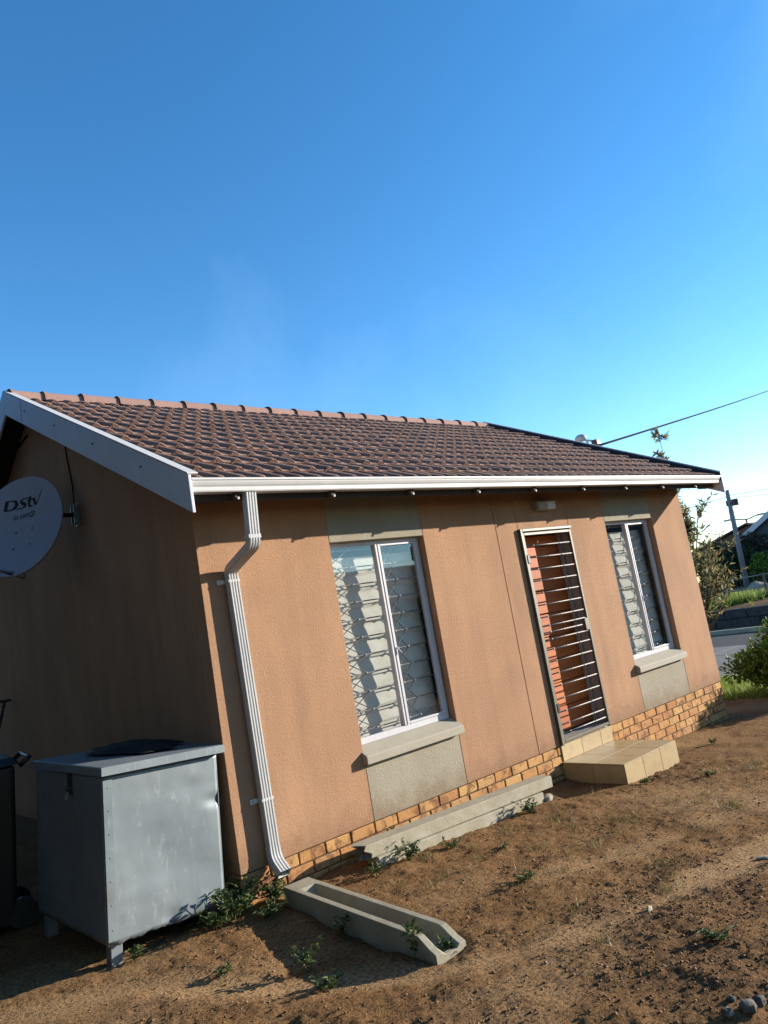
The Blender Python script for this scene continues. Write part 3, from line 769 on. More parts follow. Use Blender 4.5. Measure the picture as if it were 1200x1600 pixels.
for k_, (sc, dz) in enumerate(((1.02, .004), (1.035, -.004), (1.03, -.022))):
    for j in range(NA):
        aa = A_ * sc * math.cos(2 * math.pi * j / NA); bb = B_ * sc * math.sin(2 * math.pi * j / NA); V_.append(dr * aa + du * bb + nrm * dz)
    pv = last if k_ == 0 else b0 + (k_ - 1) * NA; cu = b0 + k_ * NA
    for j in range(NA): F_.append((pv + j, cu + j, cu + (j + 1) % NA, pv + (j + 1) % NA))
mb = MB(); mb.v = [tuple(v) for v in V_]; mb.f = F_; mb.mi = [0] * len(F_)
refl = mb.build('reflector', 'dish_paint', dish, True, recalc=False)
md = refl.modifiers.new('thickness', 'SOLIDIFY'); md.thickness = .003; md.offset = -1
def on_dish(pts2, faces, name, lift=.003):
    m_ = MB(); m_.v = [tuple(dr * a_ + du * b_ + nrm * (dep(a_, b_) + lift)) for a_, b_ in pts2]; m_.f = faces; m_.mi = [0] * len(faces)
    return m_.build(name, 'ink', refl, recalc=False)
def poly2(pts, name, off=(0, 0)):
    return on_dish([(a_ + off[0], b_ + off[1]) for a_, b_ in pts], [tuple(range(len(pts)))], name)
def stroke(pts, w, name, widths=None):
    P2 = [Vector(p).to_2d() if len(p) == 3 else Vector(p) for p in pts]; vs = []; n = len(P2)
    for i, p in enumerate(P2):
        t_ = (P2[min(i + 1, n - 1)] - P2[max(i - 1, 0)]).normalized(); q = Vector((-t_.y, t_.x)); ww = (widths[i] if widths else w) / 2
        vs += [p + q * ww, p - q * ww]
    return on_dish([tuple(v) for v in vs], [(2 * i, 2 * i + 1, 2 * i + 3, 2 * i + 2) for i in range(n - 1)], name)
LX, LY, LS, SH = -.205, .195, .092, .22       # lettering origin, cap height, shear
def L(u, v): return (LX + (u + v * SH) * LS, LY + v * LS + u * LS * .02)
# D: heavy stem, thin arms
stroke([L(0.17, 0), L(.17, 1)], .34 * LS, 'letter')
stroke([L(.1, .06), L(.75, .06), L(1.12, .25), L(1.22, .55), L(1.05, .85), L(.7, .95), L(.1, .95)], 0, 'letter', [x_ * LS for x_ in (.12, .12, .30, .40, .32, .10, .10)])
# S
stroke([L(2.45, .94), L(1.85, .94), L(1.55, .78), L(1.75, .58), L(2.1, .42), L(2.22, .25), L(1.95, .06), L(1.3, .06)], 0, 'letter', [x_ * LS for x_ in (.10, .12, .22, .34, .34, .26, .12, .10)])
# t
stroke([L(2.62, 1.02), L(2.58, .3), L(2.72, .06), L(3.05, .06)], 0, 'letter', [x_ * LS for x_ in (.28, .28, .22, .12)])
stroke([L(2.30, .70), L(3.25, .72)], .10 * LS, 'letter')
# v
stroke([L(3.05, .72), L(3.42, .06)], .30 * LS, 'letter'); stroke([L(3.40, .04), L(3.62, .40), L(3.95, 1.30)], 0, 'letter', [x_ * LS for x_ in (.12, .10, .05)])
# small second line and round emblem
LX, LY, LS, SH = -.115, .105, .036, .2
sm = .17 * LS
def ST(pts): stroke([L(*p) for p in pts], sm, 'letter')
ST([(.75, .95), (.1, .95), (.1, .05), (.75, .05)]); ST([(.1, .5), (.65, .5)])
ST([(1.0, 1), (1.0, .05), (1.5, .05)])
ST([(2.35, .95), (1.85, .95), (1.78, .55), (2.3, .48), (2.3, .05), (1.75, .05)])
ST([(2.6, 0), (2.65, .7), (2.85, .95), (3.15, .95), (3.2, 0)]); ST([(2.62, .42), (3.2, .42)])
ST([(3.4, .95), (4.2, .95)]); ST([(3.8, .95), (3.8, 0)])
cx_, cy_ = 5.05, .62
ST([(cx_ + .75 * math.cos(2 * math.pi * k_ / 20), cy_ + .75 * math.sin(2 * math.pi * k_ / 20)) for k_ in range(21)])
ST([(cx_ - .3, cy_ + .4), (cx_ + .35, cy_ + .4), (cx_ - .05, cy_ + .05), (cx_ + .35, cy_ - .1), (cx_ + .2, cy_ - .42), (cx_ - .3, cy_ - .42)])
for a_, b_ in ((-.075, -.025), (.085, -.01), (-.07, -.185), (.088, -.165)):
    pts = [(a_ + .009 * math.cos(k_ * math.pi / 4), b_ + .009 * math.sin(k_ * math.pi / 4)) for k_ in range(8)]
    poly2(pts, 'rivet')
DL = lambda v: tuple(Vector(v) - DC)
back = DC - nrm * .21
wallp = Vector((-.03, 2.13, 2.86))
MB().tube([DL(back), DL(back - nrm * .06 + Vector((.05, 0, 0))), DL(Vector((-.22, 2.13, 2.86))), DL(wallp)], .021, 10).build('arm', 'black_steel', dish, True)
mb = MB(); q = DL(back); mb.cbox(q[0] - .05, q[0] + .05, q[1] - .06, q[1] + .06, q[2] - .08, q[2] + .08, .008); mb.build('back_mount', 'black_steel', dish)
mb = MB(); q = DL((0, 2.13, 2.86)); mb.cbox(q[0] - .012, q[0] - .001, q[1] - .06, q[1] + .06, q[2] - .10, q[2] + .10, .004); mb.cbox(q[0] - .05, q[0] - .012, q[1] - .045, q[1] - .03, q[2] - .09, q[2] + .09, .003)
mb.cbox(q[0] - .05, q[0] - .012, q[1] + .03, q[1] + .045, q[2] - .09, q[2] + .09, .003); mb.build('bracket', 'galv_bracket', dish)
foot = -du * (B_ * .97) + nrm * .02; tip = -du * .56 + nrm * .60
MB().tube([tuple(-du * (B_ * .9) - nrm * .04), tuple(foot), tuple(tip)], .012, 8).build('feed_arm', 'galv_bracket', dish, True)
MB().tube([tuple(tip + du * .02), tuple(tip + du * .07 - nrm * .09)], .03, 12).build('receiver', 'lamp_plastic', dish, True)
MB().tube([tuple(tip), tuple(tip - nrm * .2 - du * .06), tuple(foot - du * .03 + nrm * .12), tuple(foot - du * .015), tuple(-du * (B_ * 1.03) - nrm * .08 + dr * .06), tuple(-du * .2 - nrm * .15)], .005, 6).build('cable', 'cable_black', dish, True)
# cables running down the gable wall
o = MB().tube([(-.006, 2.24, Rz(2.24) - .12), (-.007, 2.235, 3.45), (-.007, 2.17, 3.15), (-.02, 2.14, 2.95)], .006, 6).build('wall_cable', 'cable_black', None, True)
tag(o, 'thin black cable dropping down the gable wall to the dish bracket', 'cable')
o = MB().tube([(-.01, 3.28, 3.96), (-.012, 3.6, 3.93), (-.03, 4.2, 3.89), (-.06, 5.0, 3.88)], .009, 6).build('wall_cable', 'cable_black', None, True)
tag(o, 'short dark cable high under the gable peak', 'cable')

# ------------------------------------------------------------------ galvanised storage box
BXR = Matrix.Rotation(.0466, 4, 'Z') @ Matrix.Rotation(.0685, 4, 'Y') @ Matrix.Rotation(.0225, 4, 'X')
gb = tag(empty('storage_box', (-.8717, -.0037, -.0875)), 'dented grey galvanised sheet metal storage box standing against the gable wall', 'storage box')
gb.rotation_euler = BXR.to_euler()
bw, bd, bh = .759, 1.109, .925
def sheet(origin, eu, ev, w_, h_, name, seed, edgejit=.004, bumpk=.006, nu=36, nv=40, dents=()):
    nn = Vector(eu).cross(Vector(ev)).normalized(); mb = MB(); rr = random.Random(seed)
    U, V = np.meshgrid(np.linspace(0, 1, nu), np.linspace(0, 1, nv), indexing='ij')
    D = fbm(U * 1.5, V * 1.8, 1, 2, seed) * bumpk * 1.4 + fbm(U * 7, V * 7, 1, 2, seed + 3) * bumpk * .10
    edge = np.minimum(np.minimum(U, 1 - U), np.minimum(V, 1 - V)); D = D * np.clip(edge * 9, .12, 1)
    for (du_, dv_, ru, rv_, dd_) in dents: D = D - dd_ * np.exp(-((U - du_) / ru) ** 2 - ((V - dv_) / rv_) ** 2)
    for i in range(nu):
        for j in range(nv):
            p = Vector(origin) + Vector(eu) * U[i, j] * w_ + Vector(ev) * V[i, j] * h_ + nn * float(D[i, j])
            if j == 0: p += Vector(ev) * float(edgejit * fbm(np.array(i * .6), np.array(seed), 1, 2, 8)) * 3
            mb.v.append(tuple(p))
    for i in range(nu - 1):
        for j in range(nv - 1): mb.f.append((i * nv + j, (i + 1) * nv + j, (i + 1) * nv + j + 1, i * nv + j + 1)); mb.mi.append(0)
    o = mb.build(name, 'galvanised', gb, True, recalc=False); md = o.modifiers.new('thickness', 'SOLIDIFY'); md.thickness = .004; md.offset = -1
    return o
sheet((0, 0, 0), (1, 0, 0), (0, 0, 1), bw, bh, 'front_panel', 3, .012, .010, dents=((.97, .70, .10, .035, .012), (.52, .03, .07, .06, .012), (.80, .05, .05, .05, -.008), (.45, .45, .34, .26, .008), (.30, .25, .22, .05, -.002), (.75, .82, .18, .05, .003)))
sheet((0, bd, 0), (0, -1, 0), (0, 0, 1), bd, bh, 'side_panel', 5, .004, .005, dents=((.45, .5, .25, .3, .014), (.8, .2, .12, .08, .006)))
sheet((bw, 0, 0), (0, 1, 0), (0, 0, 1), bd, bh, 'side_panel', 7)
sheet((bw, bd, 0), (-1, 0, 0), (0, 0, 1), bw, bh, 'back_panel', 9)
MB().box(.01, bw - .01, .01, bd - .01, .02, .03).build('bottom_panel', 'galvanised', gb)
MB().cbox(-.003, .052, -.0085, -.0045, .02, bh - .02, .001).build('corner_seam', 'galvanised', gb)
mb = MB(); mb.cbox(-.0085, -.0045, .0, .04, .02, bh - .02, .001); mb.build('corner_seam', 'galvanised', gb)
for i in range(7): MB().ball((.026, -.009, .08 + i * .13), .005, 6, 4, (1, .5, 1)).build('rivet', 'galvanised', gb)
# lid: tray with turned down lip, slightly lifted and bowed
lid = sheet((-.025, -.05, bh + .055), (1, 0, 0), (0, 1, 0), bw + .055, bd + .07, 'lid', 21, 0, .007)
for (a0, a1, b0, b1, nm) in ((-.028, bw + .033, -.056, -.050, 'lip'), (-.031, -.026, -.050, bd + .02, 'lip'), (bw + .0295, bw + .0345, -.050, bd + .02, 'lip')):
    o = MB().cbox(a0, a1, b0, b1, bh + .008, bh + .058, .0015).build(nm, 'galvanised', lid)
for (a0, b0) in ((.02, .02), (bw - .09, .02), (.02, bd - .09), (bw - .09, bd - .09)):
    MB().cbox(a0, a0 + .07, b0, b0 + .07, -.20, .012, .003).build('leg', 'galvanised', gb)
mb = MB(); mb.cbox(-.014, -.006, .47, .51, bh - .085, bh + .02, .002); mb.cbox(-.020, -.006, .462, .518, bh - .13, bh - .09, .003); mb.build('hasp', 'black_steel', gb)
MB().tube([(-.022, .475, bh - .11), (-.03, .475, bh - .155), (-.03, .505, bh - .155), (-.022, .505, bh - .11)], .005, 6).build('padlock', 'galv_bracket', gb)
def heap(name, cx_, cy_, cz_, rx, ry, h, mat, seed, rot=0.0):
    nu, nv = 44, 26; mb = MB()
    for i in range(nv):
        q = i / (nv - 1)
        for j in range(nu):
            a = 2 * math.pi * j / nu; k = 1 + 1.1 * float(fbm(np.array(math.cos(a) * 1.5 + 3), np.array(math.sin(a) * 1.5 + 3), 1, 3, seed))
            x = rx * q * k * math.cos(a); y = ry * q * k * math.sin(a)
            z = h * max(0, (1 - q ** 1.7)) * (1 + .8 * float(fbm(np.array(x * 6), np.array(y * 6), 1, 3, seed + 4))) + .004 + .018 * max(0, float(fbm(np.array(x * 14), np.array(y * 14), 1, 3, seed + 9)))
            mb.v.append((cx_ + x * math.cos(rot) - y * math.sin(rot), cy_ + x * math.sin(rot) + y * math.cos(rot), cz_ + z))
    for i in range(nv - 1):
        for j in range(nu): mb.f.append((i * nu + j, i * nu + (j + 1) % nu, (i + 1) * nu + (j + 1) % nu, (i + 1) * nu + j)); mb.mi.append(0)
    return mb.build(name, mat, None, True)
lidw = Matrix.Translation((-.8717, -.0037, -.0875)) @ BXR
q = lidw @ Vector((.50, .62, bh + .066))
hp = heap('black_cloth', 0, 0, 0, .27, .40, .045, 'cloth_black', 3)
hp.matrix_world = Matrix.Translation(q) @ BXR
tag(hp, 'crumpled black cloth lying on the metal box lid', 'cloth')

# ------------------------------------------------------------------ dark refuse bin and tool behind the box
wb = tag(empty('refuse_bin', (-1.16, 1.62, gz(-1.16, 1.62)), (0, 0, R(-8))), 'black plastic refuse bin in deep shade behind the metal box', 'refuse bin')
hb = .96 - gz(-1.16, 1.62) - .06
mb = MB(); mb.hexa([(-.20, -.22, .03), (.20, -.22, .03), (.20, .22, .03), (-.20, .22, .03), (-.27, -.29, hb), (.27, -.29, hb), (.27, .29, hb), (-.27, .29, hb)]); o = mb.build('body', 'black_plastic', wb)
md = o.modifiers.new('bevel', 'BEVEL'); md.width = .03; md.segments = 3
o = MB().hexa([(-.30, -.33, hb + .004), (.30, -.33, hb + .004), (.30, .32, hb + .004), (-.30, .32, hb + .004), (-.26, -.27, hb + .075), (.26, -.27, hb + .055), (.26, .28, hb + .055), (-.26, .28, hb + .075)]).build('lid', 'black_plastic', wb)
md = o.modifiers.new('bevel', 'BEVEL'); md.width = .015; md.segments = 2
MB().tube([(.30, -.24, hb - .02), (.37, -.24, hb + .03), (.37, .24, hb + .03), (.30, .24, hb - .02)], .017, 8).build('handle', 'black_plastic', wb, True)
for s_ in (-.2, .2): MB().tube([(.24, s_ - .025, .10), (.24, s_ + .025, .10)], .10, 16).build('wheel', 'black_plastic', wb)
yb_ = lambda z: -.222 - .07 * (z - .03) / (hb - .03) - .004
def digit(pts, w_):
    mb = MB(); mb.tube([(x, yb_(z), z) for x, z in pts], w_, 5); mb.build('digit', 'digit_paint', wb)
zc = hb * .62
digit([(-.19 + .05 * math.cos(k_ * math.pi / 6), zc + .085 + .085 * math.sin(k_ * math.pi / 6)) for k_ in range(13)], .011)
digit([(-.06, zc), (-.06, zc + .17)], .012)
digit([(.02, zc + .12), (.05, zc + .16), (.10, zc + .155), (.115, zc + .11), (.02, zc), (.13, zc)], .011)
sp = tag(empty('spade', (-.62, 4.55, gz(-.62, 4.55))), 'thin dark spade with a T handle leaning against the gable wall', 'spade')
dv = Vector((-.05, 4.94, 1.29)) - Vector((-.62, 4.55, gz(-.62, 4.55)))
MB().tube([tuple(dv * .2), tuple(dv)], .016, 8).build('shaft', 'rafter_wood', sp)
MB().tube([tuple(dv + Vector((-.06, .07, 0))), tuple(dv + Vector((.04, -.05, 0)))], .016, 8).build('grip', 'rafter_wood', sp)
MB().hexa([(-.07, .0, 0), (.07, .0, 0), (.07, .012, 0), (-.07, .012, 0), (-.02, .08, .3), (.16, .08, .3), (.16, .095, .3), (-.02, .095, .3)]).build('blade', 'black_steel', sp)

# ------------------------------------------------------------------ concrete channel under the downpipe
P0, P1 = Vector((.305, -.150, 0)), Vector((.200, -1.675, 0)); Ld = (P1 - P0).length; ex = (P1 - P0).normalized(); ey = Vector((-ex.y, ex.x, 0))
ch = MB(); secs = []
ZTOP = lambda s_: -.120 - .004 * s_
hw = .096
for (s_, top, inner, kk) in ((0, 0, 0, 0.9), (.0, 0, 0, 1), (.16, 0, 0, 1), (.215, 0, .085, 1), (.8, .0, .088, 1), (1.37, 0, .075, 1), (1.40, .003, .075, 1), (1.48, .045, .075, 1.02), (Ld, .062, .077, 1.04)):
    zt_ = ZTOP(s_) - top; zi = ZTOP(s_) - max(inner, top * 0) ; zb_ = ZTOP(s_) - .155
    wi = .034 if s_ > .2 else .05
    zi = min(zi, zt_ - .0005) if inner else zt_
    pts = [(-hw, zb_), (-hw, zt_), (-hw + .040, zt_), (-wi, zi), (wi, zi), (hw - .040, zt_), (hw, zt_), (hw, zb_)]
    secs.append([P0 + ex * s_ + ey * (a_ * kk) + Vector((0, 0, b_)) for a_, b_ in pts])
secs = secs[1:]
vs = [p for sct in secs for p in sct]; n = 8; fs = []
for i in range(len(secs) - 1):
    for j in range(n): fs.append((i * n + j, i * n + (j + 1) % n, (i + 1) * n + (j + 1) % n, (i + 1) * n + j))
fs += [tuple(range(n)), tuple(range((len(secs) - 1) * n, len(secs) * n))]
o = ch.add(vs, fs).build('drain_channel', 'concrete', None)
md = o.modifiers.new('bevel', 'BEVEL'); md.width = .006; md.segments = 2; md.limit_method = 'ANGLE'
tag(o, 'precast concrete drainage channel lying on the soil below the downpipe shoe', 'drain channel')

# ------------------------------------------------------------------ concrete beams along the plinth
def beam(p0, p1, w_, h_, lab, seed, jag=.0):
    p0, p1 = Vector(p0), Vector(p1); Lb = (p1 - p0).length; e1 = (p1 - p0).normalized(); e2 = Vector((0, 0, 1)).cross(e1).normalized(); e3 = e1.cross(e2)
    mb = MB(); N = 26; rr = random.Random(seed); ns = 12
    for i in range(N + 1):
        s_ = Lb * i / N
        for k_ in range(ns):
            a_, b_ = [(-1, -1), (-.34, -1), (.34, -1), (1, -1), (1, -.34), (1, .34), (1, 1), (.34, 1), (-.34, 1), (-1, 1), (-1, .34), (-1, -.34)][k_]
            so = jag * rr.uniform(-1, 1) if i in (0,) else 0
            p = p0 + e1 * (s_ + so) + e2 * (a_ * w_ / 2 + rr.uniform(-.0008, .0008)) + e3 * ((b_ * .5 + .5) * h_ + rr.uniform(-.0008, .0008))
            mb.v.append(tuple(p))
    for i in range(N):
        for k_ in range(ns): mb.f.append((i * ns + k_, i * ns + (k_ + 1) % ns, (i + 1) * ns + (k_ + 1) % ns, (i + 1) * ns + k_)); mb.mi.append(0)
    for b_ in (0, N * ns):
        c_ = len(mb.v); mb.v.append(tuple(sum((Vector(mb.v[b_ + k_]) for k_ in range(ns)), Vector()) / ns + e1 * (jag * .5 if b_ == 0 else 0)))
        for k_ in range(ns): mb.f.append((b_ + k_, b_ + (k_ + 1) % ns, c_)); mb.mi.append(1 if b_ == 0 and jag else 0)
    o = mb.build('concrete_lintel', ['concrete', 'concrete_broken'], None)
    md = o.modifiers.new('bevel', 'BEVEL'); md.width = .006; md.segments = 2; md.limit_method = 'ANGLE'; md.angle_limit = R(50)
    return tag(o, lab, 'concrete beam')
beam((.90, -.225, -.240), (2.74, -.245, -.302), .13, .095, 'lower of two stacked grey concrete beams along the brick plinth', 1)
beam((.82, -.190, -.143), (2.90, -.225, -.205), .15, .095, 'upper of two stacked grey concrete beams, its near end broken', 2, .05)

def rock(p, r, lab, seed, sq=(1, 1, .7), mat='rock', name='stone'):
    rr = random.Random(seed); mb = MB().ball((0, 0, 0), r, 9, 6, sq)
    mb.v = [tuple(Vector(v) * (1 + rr.uniform(-.22, .16))) for v in mb.v]
    o = mb.build(name, mat, None, 40); o.location = (p[0], p[1], gz(*p) + r * sq[2] * .55); o.rotation_euler = (0, 0, rr.uniform(0, 6)); return tag(o, lab, 'stone')
rock((2.80, -.30), .05, 'broken concrete lump under the far end of the stacked beams', 3, (1.1, .8, .7), 'concrete', 'concrete_lump')
rock((1.07, -2.26), .019, 'pale angular stone beside the smooth sand track', 4, (1.5, .8, .7), 'concrete')
for i, (p, r, lab) in enumerate([((.347, -3.09), .034, 'dark grey stone, largest in the bottom right corner'), ((.275, -3.045), .026, 'dark stone left of the largest one in the bottom right corner'), ((.425, -3.10), .026, 'small grey stone furthest right in the bottom right corner'), ((.385, -3.010), .018, 'small stone just above the bottom right stones')]):
    o = rock(p, r, lab, 20 + i); o['group'] = 'stones in the bottom right corner'
rock((2.05, -2.43), .028, 'flat whitish stone at the right edge of the yard', 31, (1.6, .9, .4), 'concrete')

# gravel: uncountable small stones and clods
NP = 30000
px = np.concatenate([rng.uniform(-1.8, 4.6, NP), rng.uniform(-.6, 2.6, 16000)]); py = np.concatenate([rng.uniform(-3.4, -.05, NP), rng.uniform(-3.3, -1.2, 16000)])
keep = (rng.random(len(px)) < (1 - .86 * sandmask(px, py)) * (.25 + .75 * clodmask(px, py))) & ~((px > 3.4) & (px < 4.45) & (py > -.7))
px, py = px[keep], py[keep]; npb = len(px)
pr_ = .002 + .0075 * rng.random(npb) ** 4
octv = np.array([(1, 0, 0), (-1, 0, 0), (0, 1, 0), (0, -1, 0), (0, 0, 1), (0, 0, -1)], float)
octf = np.array([(0, 2, 4), (2, 1, 4), (1, 3, 4), (3, 0, 4), (2, 0, 5), (1, 2, 5), (3, 1, 5), (0, 3, 5)])
ang = rng.random(npb) * 6.28; ca, sa = np.cos(ang), np.sin(ang)
loc = octv[None] * (1 + rng.uniform(-.35, .35, (npb, 6, 1))) * (pr_[:, None, None] * np.stack([rng.uniform(.8, 1.5, npb), rng.uniform(.7, 1.1, npb), rng.uniform(.5, .9, npb)], -1)[:, None, :])
lx = loc[..., 0] * ca[:, None] - loc[..., 1] * sa[:, None]; ly = loc[..., 0] * sa[:, None] + loc[..., 1] * ca[:, None]
pz_ = ground_z(px, py) + pr_ * .3
Vp = np.stack([lx + px[:, None], ly + py[:, None], loc[..., 2] + pz_[:, None]], -1).reshape(-1, 3)
Fp = (octf[None] + (np.arange(npb) * 6)[:, None, None]).reshape(-1, 3)
tag(np_mesh('gravel', Vp, Fp, 'gravel'), 'loose small stones and clods scattered over the soil', 'gravel', None, 'stuff')

# ------------------------------------------------------------------ plants
def leaf(mb, p, d, n, l, w, mi=0, fold=.25):
    d = d.normalized(); s_ = d.cross(n)
    if s_.length < 1e-4: s_ = d.cross(Vector((.3, .9, .2)))
    s_.normalize(); nn = s_.cross(d)
    b = len(mb.v)
    mb.v += [tuple(p), tuple(p + d * l * .45 + s_ * w * .5 + nn * w * fold), tuple(p + d * l - nn * l * .12), tuple(p + d * l * .45 - s_ * w * .5 + nn * w * fold)]
    mb.f += [(b, b + 1, b + 2), (b, b + 2, b + 3)]; mb.mi += [mi, mi]
def rdir(rr, up=0.0):
    v = Vector((rr.gauss(0, 1), rr.gauss(0, 1), rr.gauss(0, 1) + up)); return v.normalized()
def weed(x, y, h, spread, ns, lab, seed, mat='leaf_weed', ls=.035, lw=.018, z=None):
    rr = random.Random(seed); root = tag(empty('weed', (x, y, (gz(x, y) if z is None else z) - .005)), lab, 'weed', 'weeds growing in the yard')
    st = MB(); lf = MB()
    for i in range(ns):
        a = rr.uniform(0, 6.28); e = Vector((math.cos(a) * spread * rr.uniform(.3, 1), math.sin(a) * spread * rr.uniform(.3, 1), h * rr.uniform(.45, 1)))
        p0 = Vector((rr.uniform(-.02, .02) + e.x * .1, rr.uniform(-.02, .02) + e.y * .1, 0)); mid = p0 * .5 + e * .5 + Vector((0, 0, h * .12))
        st.tube([tuple(p0), tuple(mid), tuple(e)], .0022, 4)
        for k_ in range(rr.randint(5, 9)):
            t_ = rr.uniform(.25, 1.05); p = (1 - t_) ** 2 * p0 + 2 * t_ * (1 - t_) * mid + t_ * t_ * e
            d = (Vector((rr.gauss(0, 1), rr.gauss(0, 1), rr.uniform(-.1, .8)))).normalized()
            leaf(lf, p, d, Vector((0, 0, 1)), ls * rr.uniform(.6, 1.3), lw * rr.uniform(.7, 1.3))
    st.build('stem', 'bark' if mat == 'dry' else 'leaf_weed', root, recalc=False); lf.build('leaves', mat, root, recalc=False)
    return root
WD = [(-.10, -.07, .20, .20, 34, 'bushy green weed between the metal box and the wall corner'), (.16, -.10, .17, .13, 24, 'yellowish weed at the wall corner beside the downpipe shoe'),
      (-.24, -.10, .13, .13, 20, 'leafy green weed at the right foot of the metal box'), (-.73, -.03, .09, .05, 7, 'tiny green weed beside the front leg of the metal box'),
      (.02, -.28, .10, .12, 12, 'sprawling weed between wall corner and concrete channel'),
      (-.24, -1.06, .15, .10, 7, 'spindly weed in the shadow left of the channel'), (-.30, -1.32, .07, .11, 9, 'low broad leaved weed at the shadow edge near the channel'),
      (.10, -.90, .12, .06, 6, 'thin weed against the near side of the concrete channel'), (.14, -1.50, .16, .05, 8, 'upright weed growing over the near end of the channel'), (.21, -1.63, .08, .05, 7, 'small weed under the open end of the channel'),
      (1.10, -.36, .14, .12, 15, 'leafy weed against the near half of the stacked beams'), (.80, -.36, .08, .08, 8, 'small weed below the broken beam end'), (1.45, -.47, .05, .10, 8, 'flat weed in front of the middle of the stacked beams'),
      (2.42, -.40, .11, .11, 14, 'leafy weed at the far end of the stacked beams'), (1.30, -.09, .09, .14, 16, 'weed sprouting behind the near end of the stacked beams'),
      (3.55, -.78, .05, .05, 5, 'tiny weed at the foot of the tiled doorstep'), (3.9, -1.2, .04, .06, 5, 'tiny weed in open soil beyond the doorstep'), (1.12, -1.40, .05, .10, 9, 'flat weed alone in the soil between channel and doorstep'),
      (1.55, -.85, .03, .05, 4, 'tiny sprig in the soil below the stacked beams'), (-.55, -.72, .04, .05, 5, 'tiny sprig near the lower left corner of the yard'), (.85, -2.75, .05, .09, 8, 'low weed at the bottom right of the yard'), (2.1, -2.6, .05, .08, 7, 'low weed at the right edge of the yard'), (5.3, -.55, .05, .06, 6, 'small weed in front of the brick plinth right of the doorstep')]
for i, (x, y, h, sp_, ns, lab) in enumerate(WD):
    weed(x, y, h, sp_, ns, lab, 100 + i, 'leaf_weed', .03 + h * .09, .016 + h * .05, z=-.16 if 'behind the near' in lab else None)
# dry tufts
NB = 3200; cxs = rng.uniform(.6, 4.6, 90); cys = rng.uniform(-2.3, -.35, 90); ci = rng.integers(0, 90, NB)
bx = cxs[ci] + rng.normal(0, .05, NB); by = cys[ci] + rng.normal(0, .05, NB); okk = ~((bx > 3.4) & (bx < 4.45) & (by > -.72)); bx, by = bx[okk], by[okk]
def blades(bx, by, bz, h, w, lean):
    n = len(bx); a = rng.random(n) * 6.28; hh = h * rng.uniform(.5, 1.2, n); l = lean * rng.random(n) * hh; a2 = rng.random(n) * 6.28
    dx, dy = np.cos(a) * w, np.sin(a) * w
    v0 = np.stack([bx - dx, by - dy, bz - .01], -1); v1 = np.stack([bx + dx, by + dy, bz - .01], -1); v2 = np.stack([bx + np.cos(a2) * l, by + np.sin(a2) * l, bz + hh], -1)
    return np.stack([v0, v1, v2], 1).reshape(-1, 3), np.arange(n * 3).reshape(-1, 3)
V_, F_ = blades(bx, by, ground_z(bx, by), .045, .0024, 1.8)
tag(np_mesh('dry_grass', V_, F_, 'dry_grass'), 'sparse dry grass wisps in the soil', 'grass', None, 'stuff')
# verge grass by the street
n = 42000; bx = rng.uniform(8.35, 10.55, n); by = rng.uniform(-3, 6, n); k_ = fbm(bx, by, 1.5, 3, 77) * .5 + (bx - 8.35)
ok2 = k_ > .12; bx, by = bx[ok2], by[ok2]
V_, F_ = blades(bx, by, ground_z(bx, by), .11, .006, .9); tag(np_mesh('grass', V_, F_, 'grass'), 'bright green grass strip beyond the house corner', 'grass', None, 'stuff')
n = 30000; bx = rng.uniform(21.2, 25.5, n); by = rng.uniform(2, 11, n); k_ = fbm(bx, by, .8, 3, 78)
ok2 = k_ > -.03; bx, by = bx[ok2], by[ok2]
V_, F_ = blades(bx, by, ground_z(bx, by), .28, .016, .9); tag(np_mesh('bank_grass', V_, F_, 'grass'), 'yellow green grass along the top of the street bank', 'grass', None, 'stuff')

def crown_leaves(mb, c, rad, n, ls, lw, rr, shell=.55, keepf=None):
    for _ in range(n):
        d = rdir(rr); q = shell + (1 - shell) * rr.random() ** .6
        p = Vector((c[0] + d.x * rad[0] * q, c[1] + d.y * rad[1] * q, c[2] + d.z * rad[2] * q))
        leaf(mb, p, (d + rdir(rr) * .9 + Vector((0, 0, .3))), rdir(rr, .8), ls * rr.uniform(.6, 1.3), lw * rr.uniform(.7, 1.3))
# shrub at the right edge
rr = random.Random(5); sx, sy = 8.95, -.22; sg = gz(sx, sy)
shrub = tag(empty('shrub', (sx, sy, sg)), 'dense dark green shrub with bright lit tips at the right edge beside the grass', 'shrub')
lf = MB(); st = MB()
for i in range(46):
    a = rr.uniform(0, 6.28); q = math.sqrt(rr.random()); cx_, cy_ = math.cos(a) * q * .50, math.sin(a) * q * 1.15; hh = (1.02 - .35 * q * q) * rr.uniform(.75, 1.05) * (.85 + .15 * math.sin(cy_ * 4 + 1)) * (1.55 if cy_ < -.35 else 1)
    st.tube([(cx_ * .2, cy_ * .2, 0), (cx_ * .7, cy_ * .7, hh * .5), (cx_, cy_, hh)], .012, 5)
    for k_ in range(5):
        t_ = .36 + .64 * (k_ + .5) / 5; crown_leaves(lf, (cx_ * t_, cy_ * t_, hh * t_), (.17, .17, .15), 56, .085, .040, rr, .3)
lf.build('leaves', 'leaf_shrub', shrub, recalc=False); st.build('stems', 'bark', shrub, recalc=False)
